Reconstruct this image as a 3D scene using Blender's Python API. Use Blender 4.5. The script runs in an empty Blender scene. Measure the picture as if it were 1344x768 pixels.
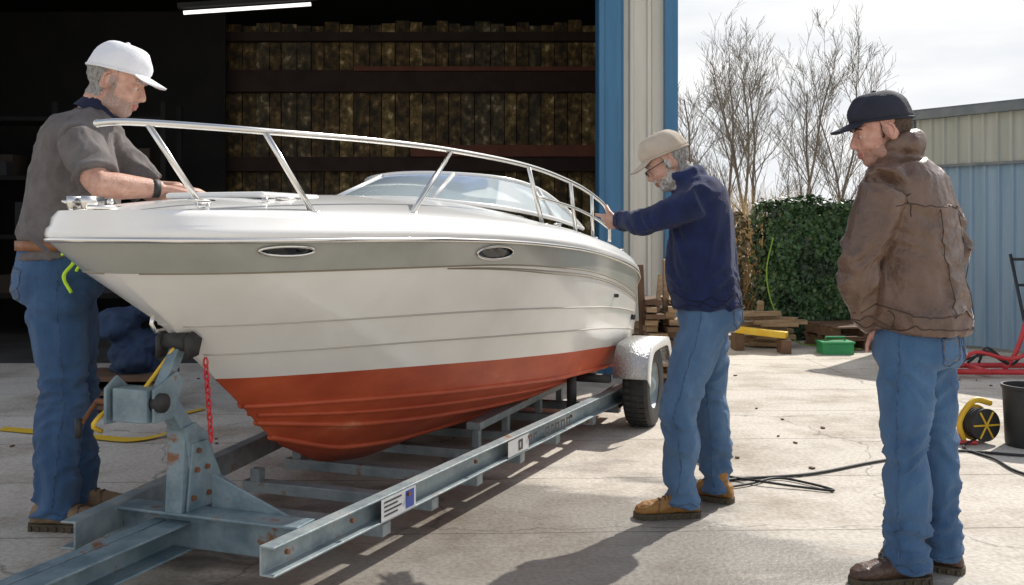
import bpy, bmesh, math, random
from mathutils import Vector, Matrix, noise
from mathutils.bvhtree import BVHTree
random.seed(7)
V=Vector
scene=bpy.context.scene
# ------------------------------------------------------------------ helpers
def mat(name,c1,c2=None,scale=5,rough=.6,metal=0,bump=0,bscale=40,coat=0,stretch=(1,1,1),lo=.35,hi=.65,trans=0,emit=None,c3=None,r2=None,sheen=0):
    m=bpy.data.materials.new(name); m.use_nodes=True
    nt=m.node_tree; N=nt.nodes; L=nt.links; b=N['Principled BSDF']
    b.inputs['Roughness'].default_value=rough; b.inputs['Metallic'].default_value=metal
    b.inputs['Coat Weight'].default_value=coat; b.inputs['Transmission Weight'].default_value=trans
    b.inputs['Coat Roughness'].default_value=.08; b.inputs['Sheen Weight'].default_value=sheen
    b.inputs['Base Color'].default_value=(*c1,1)
    if emit: b.inputs['Emission Color'].default_value=(*emit[0],1); b.inputs['Emission Strength'].default_value=emit[1]
    tc=N.new('ShaderNodeTexCoord'); mp=N.new('ShaderNodeMapping'); mp.inputs['Scale'].default_value=stretch
    L.new(tc.outputs['Object'],mp.inputs['Vector'])
    if c2:
        n=N.new('ShaderNodeTexNoise'); n.inputs['Scale'].default_value=scale; n.inputs['Detail'].default_value=8; n.inputs['Roughness'].default_value=.6
        L.new(mp.outputs[0],n.inputs['Vector'])
        r=N.new('ShaderNodeValToRGB'); r.color_ramp.elements[0].position=lo; r.color_ramp.elements[1].position=hi
        r.color_ramp.elements[0].color=(*c1,1); r.color_ramp.elements[1].color=(*c2,1)
        if c3:
            e=r.color_ramp.elements.new(hi+.08); e.color=(*c3,1)
        L.new(n.outputs['Fac'],r.inputs['Fac']); L.new(r.outputs['Color'],b.inputs['Base Color'])
        if r2 is not None:
            mr=N.new('ShaderNodeMapRange'); mr.inputs['From Min'].default_value=lo; mr.inputs['From Max'].default_value=hi
            mr.inputs['To Min'].default_value=rough; mr.inputs['To Max'].default_value=r2
            L.new(n.outputs['Fac'],mr.inputs['Value']); L.new(mr.outputs[0],b.inputs['Roughness'])
    if bump:
        n2=N.new('ShaderNodeTexNoise'); n2.inputs['Scale'].default_value=bscale; n2.inputs['Detail'].default_value=6
        L.new(mp.outputs[0],n2.inputs['Vector'])
        bp=N.new('ShaderNodeBump'); bp.inputs['Strength'].default_value=bump; bp.inputs['Distance'].default_value=.02
        L.new(n2.outputs['Fac'],bp.inputs['Height']); L.new(bp.outputs[0],b.inputs['Normal'])
    return m
def root(name,loc):
    e=bpy.data.objects.new(name,None); e.location=loc; e.empty_display_size=.2
    scene.collection.objects.link(e); return e
def par(ob,r):
    if r is not None:
        ob.parent=r; ob.matrix_parent_inverse=Matrix.Translation(r.location).inverted()
def fin(bm,name,mats,parent=None,smooth=True,remesh=None,sm=4,bevel=0,recalc=True,angle=None):
    if recalc: bmesh.ops.recalc_face_normals(bm,faces=bm.faces)
    if angle:
        for e in bm.edges:
            if len(e.link_faces)==2 and e.calc_face_angle(0)>math.radians(angle): e.smooth=False
    me=bpy.data.meshes.new(name); bm.to_mesh(me); bm.free()
    ob=bpy.data.objects.new(name,me); scene.collection.objects.link(ob)
    if remesh:
        m=ob.modifiers.new('r','REMESH'); m.mode='VOXEL'; m.voxel_size=remesh; m.use_smooth_shade=True
        if sm:
            s=ob.modifiers.new('s','SMOOTH'); s.factor=.5; s.iterations=sm
        dg=bpy.context.evaluated_depsgraph_get(); dg.update()
        nm=bpy.data.meshes.new_from_object(ob.evaluated_get(dg)); ob.modifiers.clear()
        ob.data=nm; nm.name=name; me=nm
    for m in (mats if isinstance(mats,(list,tuple)) else [mats]): me.materials.append(m)
    if smooth: me.polygons.foreach_set('use_smooth',[True]*len(me.polygons))
    if bevel:
        b=ob.modifiers.new('b','BEVEL'); b.width=bevel; b.segments=2; b.limit_method='ANGLE'
    par(ob,parent); return ob
def ringed(bm,rings,mi=0,cap=True,loop=True):
    vs=[[bm.verts.new(p) for p in r] for r in rings]; n=len(rings[0]); k=n if loop else n-1
    for a,b in zip(vs,vs[1:]):
        for i in range(k):
            f=bm.faces.new((a[i],a[(i+1)%n],b[(i+1)%n],b[i])); f.material_index=mi
    if cap and loop:
        for r in (vs[0],vs[-1]):
            f=bm.faces.new(r); f.material_index=mi
    return vs
def sgp(x,e): return math.copysign(abs(x)**(2/e),x)
def ering(c,a,b,n=20,e=2): return [c+a*sgp(math.cos(2*math.pi*i/n),e)+b*sgp(math.sin(2*math.pi*i/n),e) for i in range(n)]
def limb(bm,pts,rad,side=V((0,1,0)),n=16,mi=0,e=2):
    pts=[V(p) for p in pts]; R=[]
    for i,p in enumerate(pts):
        t=(pts[min(i+1,len(pts)-1)]-pts[max(i-1,0)]).normalized()
        a=side-t*side.dot(t)
        if a.length<.05: a=t.orthogonal()
        a.normalize(); b=t.cross(a)
        r=rad[i]; r=(r,r) if not isinstance(r,tuple) else r
        R.append(ering(p,a*r[0],b*r[1],n,e))
    ringed(bm,R,mi)
def cat(pts,n=6):
    pts=[V(p) for p in pts]; o=[]
    P=[pts[0]*2-pts[1]]+pts+[pts[-1]*2-pts[-2]]
    for i in range(1,len(P)-2):
        for k in range(n):
            t=k/n; a,b,c,d=P[i-1:i+3]
            o.append(.5*((2*b)+(c-a)*t+(2*a-5*b+4*c-d)*t*t+(3*b-a-3*c+d)*t**3))
    o.append(pts[-1]); return o
def tube(bm,pts,r,seg=8,mi=0,cap=True):
    pts=[V(p) for p in pts]; R=[]; prev=None
    for i,p in enumerate(pts):
        t=(pts[min(i+1,len(pts)-1)]-pts[max(i-1,0)])
        t=t.normalized() if t.length>1e-7 else V((0,0,1))
        if prev is None: a=t.orthogonal().normalized()
        else:
            a=prev-t*prev.dot(t); a=a.normalized() if a.length>1e-5 else t.orthogonal().normalized()
        prev=a; b=t.cross(a); rr=r[i] if isinstance(r,(list,tuple)) else r
        R.append(ering(p,a*rr,b*rr,seg))
    ringed(bm,R,mi,cap)
def sph(bm,c,r,mi=0,M=None,u=20,v=12):
    mm=Matrix.Translation(c)@(M or Matrix.Identity(4))@Matrix.Diagonal((*(r if isinstance(r,(tuple,list)) else (r,r,r)),1))
    o=bmesh.ops.create_uvsphere(bm,u_segments=u,v_segments=v,radius=1,matrix=mm)
    for vv in o['verts']:
        for f in vv.link_faces: f.material_index=mi
def box(bm,c,s,mi=0,M=None):
    mm=Matrix.Translation(c)@(M or Matrix.Identity(4))@Matrix.Diagonal((*s,1))
    o=bmesh.ops.create_cube(bm,size=1,matrix=mm)
    for vv in o['verts']:
        for f in vv.link_faces: f.material_index=mi
def beam(bm,p0,p1,w,h,mi=0,up=V((0,0,1))):
    p0,p1=V(p0),V(p1); t=(p1-p0).normalized(); s=t.cross(up).normalized(); u=s.cross(t)
    R=[[p+s*w/2*a+u*h/2*b for a,b in ((-1,-1),(1,-1),(1,1),(-1,1))] for p in (p0,p1)]
    ringed(bm,R,mi)
def channel(bm,p0,p1,w,h,th,mi=0,open_=1):
    p0,p1=V(p0),V(p1); t=(p1-p0).normalized(); s=t.cross(V((0,0,1))).normalized()*open_; u=V((0,0,1))
    prof=[(0,0),(w,0),(w,th),(th,th),(th,h-th),(w,h-th),(w,h),(0,h)]
    ringed(bm,[[p+s*a+u*(b-h/2) for a,b in prof] for p in (p0,p1)],mi)
def tab(T,x):
    if x<=T[0][0]: return T[0][1]
    if x>=T[-1][0]: return T[-1][1]
    for i in range(len(T)-1):
        if x<=T[i+1][0]: break
    def sl(k):
        if k<=0: return (T[1][1]-T[0][1])/(T[1][0]-T[0][0])
        if k>=len(T)-1: return (T[-1][1]-T[-2][1])/(T[-1][0]-T[-2][0])
        a=(T[k][1]-T[k-1][1])/(T[k][0]-T[k-1][0]); b=(T[k+1][1]-T[k][1])/(T[k+1][0]-T[k][0])
        return 0 if a*b<=0 else 2*a*b/(a+b)
    h=T[i+1][0]-T[i][0]; u=(x-T[i][0])/h; m0,m1=sl(i)*h,sl(i+1)*h
    return (2*u**3-3*u*u+1)*T[i][1]+(u**3-2*u*u+u)*m0+(-2*u**3+3*u*u)*T[i+1][1]+(u**3-u*u)*m1
def bvh_of(ob):
    me=ob.data
    return BVHTree.FromPolygons([v.co.copy() for v in me.vertices],[list(p.vertices) for p in me.polygons])
def surfline(bm,bvh,pts,r=.002,off=.001,n=8,mi=0):
    P=[]
    for a,b in zip(pts,pts[1:]):
        for k in range(n): P.append(V(a).lerp(V(b),k/n))
    P.append(V(pts[-1])); Q=[]
    for p in P:
        c,nn,_,_=bvh.find_nearest(p); Q.append(c+nn*off)
    tube(bm,Q,r,5,mi)
def corr(bm,p0,p1,z0,z1,pitch=.2,dep=.03,mi=0,nrm=V((0,-1,0))):
    p0,p1=V(p0),V(p1); L=(p1-p0).length; d=(p1-p0)/L; x=0; pr=[]
    while x<L:
        for fx,o in ((0,0),(.35,0),(.45,1),(.62,1),(.72,0)):
            if x+fx*pitch<=L: pr.append(p0+d*(x+fx*pitch)+nrm*dep*o)
        x+=pitch
    pr.append(p1)
    for a,b in zip(pr,pr[1:]):
        if (b-a).length<1e-5: continue
        v=[bm.verts.new((a.x,a.y,z0)),bm.verts.new((b.x,b.y,z0)),bm.verts.new((b.x,b.y,z1)),bm.verts.new((a.x,a.y,z1))]
        f=bm.faces.new(v); f.material_index=mi
NB=bmesh.new
# ------------------------------------------------------------------ materials
white_gel=mat('gelcoat_white',(.78,.77,.74),(.83,.82,.80),scale=3,rough=.22,coat=.5)
hull_white=mat('hull_white',(.73,.71,.66),(.81,.79,.74),scale=2.2,rough=.24,coat=.4,stretch=(1,1,.6))
hull_grey=mat('hull_grey_band',(.33,.34,.30),(.40,.40,.355),scale=3,rough=.28,coat=.4)
antifoul=mat('antifouling_red',(.40,.06,.020),(.52,.095,.032),scale=3.5,rough=.5,bump=.1,bscale=60,stretch=(1,1,2),c3=(.60,.19,.10))
chrome=mat('stainless',(.72,.70,.66),rough=.18,metal=1)
galv=mat('painted_frame_steel',(.20,.25,.27),(.34,.39,.40),scale=9,rough=.45,metal=.3,bump=.12,bscale=60,c3=(.28,.15,.07),hi=.62)
bluepaint=mat('trailer_blue_grey_paint',(.11,.165,.195),(.21,.28,.31),scale=8,rough=.45,metal=.15,bump=.15,bscale=50,c3=(.2,.085,.035),hi=.59)
rust=mat('rust',(.22,.08,.03),(.1,.05,.03),scale=20,rough=.8)
black=mat('black_rubber',(.018,.018,.018),(.03,.03,.03),scale=10,rough=.6)
darkglass=mat('dark_glass',(.012,.014,.016),rough=.08)
glass=mat('windshield_glass',(.60,.70,.74),rough=.04,trans=.55)
treadplate=mat('tread_plate',(.42,.42,.41),(.56,.56,.55),scale=70,rough=.35,metal=.7,bump=.6,bscale=80)
woodm=mat('timber',(.26,.16,.085),(.40,.28,.16),scale=7,rough=.75,stretch=(1,1,5),bump=.2)
woodd=mat('timber_dark',(.10,.055,.03),(.16,.09,.05),scale=7,rough=.8)
yellow=mat('yellow_paint',(.70,.42,.02),(.75,.5,.05),scale=6,rough=.5)
redp=mat('red_paint',(.50,.02,.03),(.6,.05,.05),scale=6,rough=.4)
greenp=mat('green_plastic',(.02,.25,.08),(.03,.30,.10),scale=6,rough=.45)
neon=mat('neon_cord',(.55,.85,.03),rough=.5)
skin=mat('skin',(.46,.24,.17),(.60,.36,.27),scale=30,rough=.5,bump=.18,bscale=120)
skin2=mat('skin_ruddy',(.48,.23,.17),(.62,.35,.27),scale=30,rough=.5,bump=.18,bscale=120)
stubble=mat('grey_stubble',(.30,.20,.16),(.44,.31,.26),scale=160,rough=.7,bump=.3,bscale=300)
stubble2=mat('brown_stubble',(.36,.19,.14),(.48,.27,.21),scale=160,rough=.7,bump=.3,bscale=300)
grey_hair=mat('grey_hair',(.20,.185,.17),(.46,.44,.41),scale=110,rough=.8,bump=.7,bscale=220,stretch=(1,1,.4))
white_beard=mat('white_beard',(.38,.35,.32),(.66,.63,.59),scale=110,rough=.8,bump=.7,bscale=220,stretch=(1,1,.4))
brown_hair=mat('brown_hair',(.05,.03,.02),(.10,.06,.04),scale=90,rough=.7,bump=.5,bscale=200)
def denim(n,a,b,c):
    return mat(n,a,b,scale=5,rough=.9,bump=.5,bscale=240,lo=.30,hi=.64,c3=c,stretch=(1.3,1.3,.45),sheen=.12)
den1=denim('denim_dark_wash',(.022,.062,.150),(.058,.135,.270),(.09,.18,.32))
den2=denim('denim_mid_wash',(.045,.105,.21),(.095,.19,.33),(.13,.23,.38))
den3=denim('denim_blue',(.028,.078,.18),(.070,.160,.30),(.10,.20,.34))
stitch=mat('stitching',(.24,.20,.15),rough=.8)
seamd=mat('denim_seam',(.020,.045,.10),(.10,.16,.27),scale=60,rough=.9)
darkst=mat('dark_seam',(.005,.006,.02),rough=.9)
brownst=mat('leather_seam',(.05,.028,.018),rough=.6)
shirt=mat('polo_fabric',(.115,.10,.096),(.16,.145,.14),scale=14,rough=.9,bump=.35,bscale=220)
navy=mat('navy_fleece',(.006,.012,.056),(.012,.024,.094),scale=10,rough=.95,bump=.4,bscale=160,sheen=.1)
navyc=mat('navy_collar',(.008,.012,.04),rough=.9)
leather=mat('brown_leather',(.095,.054,.036),(.165,.10,.07),scale=7,rough=.27,bump=.45,bscale=38,r2=.42,coat=.12)
capw=mat('white_cap_cotton',(.76,.77,.80),(.82,.82,.85),scale=9,rough=.85,bump=.3,bscale=180)
capt=mat('tan_cap_cotton',(.46,.38,.30),(.54,.46,.37),scale=9,rough=.85,bump=.3,bscale=180)
capb=mat('black_cap_cotton',(.010,.012,.024),(.02,.022,.038),scale=9,rough=.8,bump=.3,bscale=180)
boott=mat('suede_boot_tan',(.20,.13,.075),(.32,.23,.14),scale=14,rough=.8,bump=.3,bscale=70)
boott2=mat('leather_boot_mustard',(.20,.09,.022),(.38,.19,.05),scale=12,rough=.6,bump=.3,bscale=70)
bootb=mat('leather_boot_brown',(.06,.03,.02),(.11,.06,.04),scale=12,rough=.45,bump=.3,bscale=70)
solem=mat('boot_sole',(.06,.045,.03),(.1,.08,.05),scale=20,rough=.85)
eyew=mat('eye_white',(.55,.50,.47),rough=.2); eyei=mat('eye_iris',(.03,.02,.015),rough=.15); lipm=mat('lips',(.36,.14,.11),rough=.5)
brassm=mat('belt_leather',(.20,.08,.03),(.28,.12,.05),scale=20,rough=.5)
# ------------------------------------------------------------------ camera, light, world
H=1.3
cam=bpy.data.cameras.new('camera'); co=bpy.data.objects.new('camera',cam); scene.collection.objects.link(co)
co.location=(0,0,H); co.rotation_euler=(math.radians(90),0,0); cam.lens=34.82; cam.sensor_width=36; cam.shift_y=-.0625; cam.clip_end=2000; cam.clip_start=.05
scene.camera=co
sd=V((.62,.78,0)).normalized(); el=math.radians(43)
sdir=V((sd.x*math.cos(el),sd.y*math.cos(el),math.sin(el)))
sl=bpy.data.lights.new('sun','SUN'); sl.energy=5; sl.angle=math.radians(.6); sl.color=(1,.955,.88)
so=bpy.data.objects.new('sun',sl); scene.collection.objects.link(so); so.location=(6,2,8)
so.rotation_euler=(-sdir).to_track_quat('-Z','Y').to_euler()
w=bpy.data.worlds.new('World'); scene.world=w; w.use_nodes=True; nt=w.node_tree; N=nt.nodes; L=nt.links
bg=N['Background']; bg.inputs['Strength'].default_value=.148
sky=N.new('ShaderNodeTexSky'); sky.sky_type='NISHITA'; sky.sun_disc=False; sky.sun_elevation=el; sky.sun_rotation=math.atan2(sd.x,sd.y)
sky.dust_density=2; sky.air_density=1
tc=N.new('ShaderNodeTexCoord'); sx=N.new('ShaderNodeSeparateXYZ'); L.new(tc.outputs['Generated'],sx.inputs[0])
mp=N.new('ShaderNodeMapping'); mp.inputs['Scale'].default_value=(1,1,4.5); L.new(tc.outputs['Generated'],mp.inputs[0])
nz=N.new('ShaderNodeTexNoise'); nz.inputs['Scale'].default_value=2.6; nz.inputs['Detail'].default_value=7; L.new(mp.outputs[0],nz.inputs['Vector'])
cr=N.new('ShaderNodeMapRange'); cr.inputs['From Min'].default_value=.38; cr.inputs['From Max'].default_value=.60; L.new(nz.outputs['Fac'],cr.inputs['Value'])
el2=N.new('ShaderNodeMapRange'); el2.inputs['From Min'].default_value=.2; el2.inputs['From Max'].default_value=.8; el2.inputs['To Min'].default_value=1; el2.inputs['To Max'].default_value=.2
L.new(sx.outputs['Z'],el2.inputs['Value'])
cc=N.new('ShaderNodeMixRGB'); cc.inputs[1].default_value=(5.6,5.8,6.1,1); cc.inputs[2].default_value=(7.3,7.3,7.25,1); L.new(cr.outputs[0],cc.inputs[0])
mx=N.new('ShaderNodeMixRGB'); L.new(el2.outputs[0],mx.inputs[0]); L.new(sky.outputs[0],mx.inputs[1]); L.new(cc.outputs[0],mx.inputs[2])
L.new(mx.outputs[0],bg.inputs['Color'])
scene.view_settings.view_transform='Standard'; scene.view_settings.look='None'; scene.view_settings.exposure=0
# ------------------------------------------------------------------ ground
def ground_mat():
    m=bpy.data.materials.new('concrete_yard'); m.use_nodes=True; nt=m.node_tree; N=nt.nodes; L=nt.links; b=N['Principled BSDF']
    tc=N.new('ShaderNodeTexCoord')
    mp=N.new('ShaderNodeMapping'); mp.inputs['Rotation'].default_value=(0,0,math.radians(-2)); mp.inputs['Location'].default_value=(1.3,.35,0); L.new(tc.outputs['Object'],mp.inputs[0])
    wn=N.new('ShaderNodeTexNoise'); wn.inputs['Scale'].default_value=3; wn.inputs['Detail'].default_value=6; L.new(mp.outputs[0],wn.inputs['Vector'])
    va=N.new('ShaderNodeVectorMath'); va.operation='MULTIPLY_ADD'; va.inputs[1].default_value=(.05,.05,0); L.new(wn.outputs['Color'],va.inputs[0]); L.new(mp.outputs[0],va.inputs[2])
    br=N.new('ShaderNodeTexBrick'); br.inputs['Scale'].default_value=1; br.inputs['Brick Width'].default_value=9.2; br.inputs['Row Height'].default_value=.92
    br.inputs['Mortar Size'].default_value=.007; br.inputs['Mortar Smooth'].default_value=.6; br.inputs['Color1'].default_value=(.62,.57,.495,1); br.inputs['Color2'].default_value=(.57,.525,.46,1); br.inputs['Mortar'].default_value=(.25,.22,.19,1)
    L.new(va.outputs[0],br.inputs['Vector'])
    n1=N.new('ShaderNodeTexNoise'); n1.inputs['Scale'].default_value=1.3; n1.inputs['Detail'].default_value=12; n1.inputs['Roughness'].default_value=.7; L.new(tc.outputs['Object'],n1.inputs['Vector'])
    r1=N.new('ShaderNodeValToRGB'); r1.color_ramp.elements[0].position=.34; r1.color_ramp.elements[1].position=.54; r1.color_ramp.elements[0].color=(.60,.55,.50,1); r1.color_ramp.elements[1].color=(1,1,1,1); L.new(n1.outputs['Fac'],r1.inputs[0])
    m1=N.new('ShaderNodeMixRGB'); m1.blend_type='MULTIPLY'; m1.inputs[0].default_value=1; L.new(br.outputs['Color'],m1.inputs[1]); L.new(r1.outputs[0],m1.inputs[2])
    n2=N.new('ShaderNodeTexNoise'); n2.inputs['Scale'].default_value=45; n2.inputs['Detail'].default_value=8; L.new(tc.outputs['Object'],n2.inputs['Vector'])
    r2=N.new('ShaderNodeValToRGB'); r2.color_ramp.elements[0].position=.3; r2.color_ramp.elements[1].position=.6; r2.color_ramp.elements[0].color=(.74,.72,.70,1); r2.color_ramp.elements[1].color=(1,1,1,1); L.new(n2.outputs['Fac'],r2.inputs[0])
    m2=N.new('ShaderNodeMixRGB'); m2.blend_type='MULTIPLY'; m2.inputs[0].default_value=1; L.new(m1.outputs[0],m2.inputs[1]); L.new(r2.outputs[0],m2.inputs[2])
    # hairline cracks
    vo=N.new('ShaderNodeTexVoronoi'); vo.feature='DISTANCE_TO_EDGE'; vo.inputs['Scale'].default_value=.38
    v2=N.new('ShaderNodeVectorMath'); v2.operation='MULTIPLY_ADD'; v2.inputs[1].default_value=(.45,.45,0); L.new(wn.outputs['Color'],v2.inputs[0]); L.new(tc.outputs['Object'],v2.inputs[2]); L.new(v2.outputs[0],vo.inputs['Vector'])
    vr=N.new('ShaderNodeMapRange'); vr.inputs['From Min'].default_value=0; vr.inputs['From Max'].default_value=.0035; vr.inputs['To Min'].default_value=.5; vr.inputs['To Max'].default_value=1; L.new(vo.outputs['Distance'],vr.inputs['Value'])
    m4=N.new('ShaderNodeMixRGB'); m4.blend_type='MULTIPLY'; m4.inputs[0].default_value=1; L.new(m2.outputs[0],m4.inputs[1]); L.new(vr.outputs[0],m4.inputs[2])
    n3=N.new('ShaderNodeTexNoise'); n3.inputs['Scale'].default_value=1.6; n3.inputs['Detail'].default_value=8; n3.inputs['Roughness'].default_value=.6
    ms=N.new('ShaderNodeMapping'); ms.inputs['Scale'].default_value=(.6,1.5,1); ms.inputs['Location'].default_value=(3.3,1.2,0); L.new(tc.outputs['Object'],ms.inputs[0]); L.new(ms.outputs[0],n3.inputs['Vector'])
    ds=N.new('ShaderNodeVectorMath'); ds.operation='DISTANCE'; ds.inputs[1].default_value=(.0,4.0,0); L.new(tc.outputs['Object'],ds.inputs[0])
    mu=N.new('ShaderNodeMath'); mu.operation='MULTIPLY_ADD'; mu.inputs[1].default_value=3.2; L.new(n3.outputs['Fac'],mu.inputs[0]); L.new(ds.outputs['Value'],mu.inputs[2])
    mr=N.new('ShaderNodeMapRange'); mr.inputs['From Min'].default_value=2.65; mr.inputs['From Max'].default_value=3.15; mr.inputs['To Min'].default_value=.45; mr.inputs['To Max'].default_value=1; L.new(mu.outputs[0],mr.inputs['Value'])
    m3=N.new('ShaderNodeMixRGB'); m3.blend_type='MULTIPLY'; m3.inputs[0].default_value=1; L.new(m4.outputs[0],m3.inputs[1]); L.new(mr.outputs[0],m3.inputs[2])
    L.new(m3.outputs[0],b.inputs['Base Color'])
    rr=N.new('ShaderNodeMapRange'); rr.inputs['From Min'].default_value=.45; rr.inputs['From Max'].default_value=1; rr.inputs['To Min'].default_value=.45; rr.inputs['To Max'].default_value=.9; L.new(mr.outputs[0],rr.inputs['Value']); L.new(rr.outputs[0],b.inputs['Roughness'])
    bp=N.new('ShaderNodeBump'); bp.inputs['Strength'].default_value=.35; bp.inputs['Distance'].default_value=.01
    ad=N.new('ShaderNodeMath'); ad.operation='SUBTRACT'; L.new(n2.outputs['Fac'],ad.inputs[0]); L.new(br.outputs['Fac'],ad.inputs[1]); L.new(ad.outputs[0],bp.inputs['Height']); L.new(bp.outputs[0],b.inputs['Normal'])
    return m
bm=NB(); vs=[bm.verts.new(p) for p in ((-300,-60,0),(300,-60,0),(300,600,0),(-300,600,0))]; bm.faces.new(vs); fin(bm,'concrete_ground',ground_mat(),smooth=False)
# ------------------------------------------------------------------ boat
U=V((.342,.94,0)).normalized(); NN=V((U.y,-U.x,0)); C0=V((-1.388,3.267,0)); LB=4.45
def BL(t,w,z): p=C0+U*t+NN*w; return V((p.x,p.y,z))
sheerW=[(0,.0),(.03,.17),(.1,.29),(.3,.43),(.7,.60),(1.2,.745),(2,.885),(3,.93),(3.8,.92),(4.2,.89),(4.45,.80)]
sheerZ=[(0,1.262),(.3,1.258),(1,1.256),(1.5,1.245),(2.5,1.195),(3.3,1.12),(4,1.02),(4.3,.94),(4.45,.86)]
ROWS=[
 (0,sheerW,sheerZ,1),
 (.12,[(.12,0),(.16,.13),(.25,.27),(.45,.41),(.8,.56),(1.3,.715),(2,.86),(3,.92),(4,.905),(4.45,.80)],[(.12,1.145),(1.5,1.135),(2.5,1.085),(3.3,1.0),(4,.865),(4.3,.76),(4.45,.66)],0),
 (.40,[(.40,0),(.46,.10),(.6,.22),(.9,.395),(1.4,.60),(2,.77),(3,.895),(4,.89),(4.45,.80)],[(.40,.94),(1.5,.92),(3,.84),(4,.74),(4.45,.60)],0),
 (.53,[(.53,0),(.6,.09),(.75,.19),(1.0,.33),(1.5,.54),(2,.70),(3,.865),(4,.875),(4.45,.79)],[(.53,.82),(1.5,.79),(3,.71),(4,.62),(4.45,.56)],0),
 (.655,[(.655,0),(.73,.07),(.9,.175),(1.2,.325),(1.6,.49),(2.1,.66),(3,.82),(4,.85),(4.45,.78)],[(.655,.71),(1.6,.665),(3,.585),(4,.52),(4.45,.50)],2),
 (.83,[(.83,0),(.9,.06),(1.1,.17),(1.5,.36),(2,.55),(3,.76),(4,.80),(4.45,.76)],[(.83,.575),(1.5,.53),(2,.50),(3,.44),(4,.39),(4.45,.38)],2),
 (.93,[(.93,0),(1.2,.13),(1.6,.26),(2,.37),(3,.51),(4.45,.52)],[(.93,.49),(1.5,.40),(2,.36),(3,.31),(4.45,.28)],2),
 (1.03,[(1.03,0),(1.3,.07),(1.7,.14),(2,.18),(3,.25),(4.45,.26)],[(1.03,.41),(1.5,.28),(2,.235),(3,.205),(4.45,.19)],2),
 (1.12,[(1.12,0),(4.45,0)],[(1.12,.35),(1.5,.20),(2,.135),(3,.115),(4.45,.115)],2)]
boat=root('motor_boat',BL(2.2,0,0))
NC=70
def rowpt(k,q,sgn=1):
    t0,W,Z,_=ROWS[k]; t=t0+(LB-t0)*q; return BL(t,sgn*tab(W,t),tab(Z,t))
bm=NB()
for sgn in (1,-1):
    g=[[bm.verts.new(rowpt(k,(i/NC)**1.5,sgn)) for i in range(NC+1)] for k in range(len(ROWS))]
    for k in range(len(ROWS)-1):
        for i in range(NC):
            f=bm.faces.new((g[k][i],g[k][i+1],g[k+1][i+1],g[k+1][i])); f.material_index=ROWS[k][3]
    for i in range(NC):
        e=bm.edges.get((g[5][i],g[5][i+1]))
        if e: e.smooth=False
for i in range(len(ROWS)-1):
    q=[rowpt(i,1,1),rowpt(i,1,-1),rowpt(i+1,1,-1),rowpt(i+1,1,1)]
    f=bm.faces.new([bm.verts.new(p) for p in q]); f.material_index=0 if i<4 else 2
bmesh.ops.remove_doubles(bm,verts=bm.verts,dist=.0008)
hull=fin(bm,'hull',[hull_white,hull_grey,antifoul],boat)
hb=bvh_of(hull)
def zc(t): return tab([(0,1.345),(.3,1.395),(1,1.44),(1.9,1.465),(2.3,1.45),(3,1.37),(4.45,1.08)],t)
bm=NB()
ts=[ (i/60)**1.4*LB for i in range(61)]
def decksec(t):
    w=tab(sheerW,t); z=tab(sheerZ,t); k=min(1,w/.3)
    out=[(w,z-.005),(w+.012*k,z+.02),(w+.006*k,z+.04),(w-.012*k,z+.05),(w-.02*k,z+.078),(w-.05*k,z+.1)]
    if t<2.35:
        e=w-.05*k
        for a in (.9,.75,.55,.3,0): out.append((e*a, z+.1+(zc(t)-z-.1)*(1-a**2.2)))
    else:
        out+= [(w-.12,z+.125),(w-.22,z+.125),(w-.25,z+.10),(w-.26,.78),(0,.78)]
    return out
for sgn in (1,-1):
    g=[[bm.verts.new(BL(t,sgn*a,b)) for a,b in decksec(t)] for t in ts]
    for a,b in zip(g,g[1:]):
        for i in range(len(a)-1):
            bm.faces.new((a[i],b[i],b[i+1],a[i+1]))
a=decksec(LB)
for sg in(1,-1):
    bm.faces.new([bm.verts.new(p) for p in [BL(LB,sg*x,z) for x,z in a[:-1]]+[BL(LB,0,.78),BL(LB,0,.6),BL(LB,sg*a[0][0],.6)]])
bmesh.ops.remove_doubles(bm,verts=bm.verts,dist=.0008)
fin(bm,'deck',white_gel,boat,angle=50)
bm=NB()
pts=[BL(t,-(tab(sheerW,t)+.006),tab(sheerZ,t)) for t in reversed(ts)]+[BL(t,tab(sheerW,t)+.006,tab(sheerZ,t)) for t in ts[1:]]
tube(bm,pts,.010,8); fin(bm,'rub_rail',chrome,boat)
bm=NB()
for sgn in(1,-1):
    for k,r in((2,.0045),(3,.0045)):
        tube(bm,[rowpt(k,(i/NC)**1.5,sgn)+NN*sgn*.001 for i in range(2,NC)],r,6)
fin(bm,'hull_moulded_crease',mat('crease_taupe',(.45,.42,.37),rough=.4),boat)
bm=NB()
for sgn in(1,-1):
    tube(bm,[rowpt(1,(i/NC)**1.5,sgn)+NN*sgn*.001 for i in range(2,NC)],.0035,6)
    for dz in (-.022,-.034):
        tube(bm,[BL(t,sgn*(tab(ROWS[1][1],t)-.006+.003*(t>2)),tab(ROWS[1][2],t)+dz*min(1,(t-1.2)/1.2+.2)) for t in [1.3+3.1*i/60 for i in range(60)]],.0028,5)
fin(bm,'hull_pinstripe',mat('pinstripe_gold',(.24,.20,.13),rough=.4),boat)
bm=NB()
for sgn in(1,-1):
    for k,r in((5,.012),(6,.014),(7,.014)):
        tube(bm,[rowpt(k,(i/NC)**1.5,sgn)+V((0,0,-.002)) for i in range(1,NC+1)],r,6)
    tube(bm,[rowpt(5,(i/NC)**1.5,sgn).lerp(rowpt(6,(i/NC)**1.5,sgn),.5)+V((0,0,-.002)) for i in range(3,NC+1)],.011,6)
fin(bm,'spray_strake',antifoul,boat)
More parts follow.
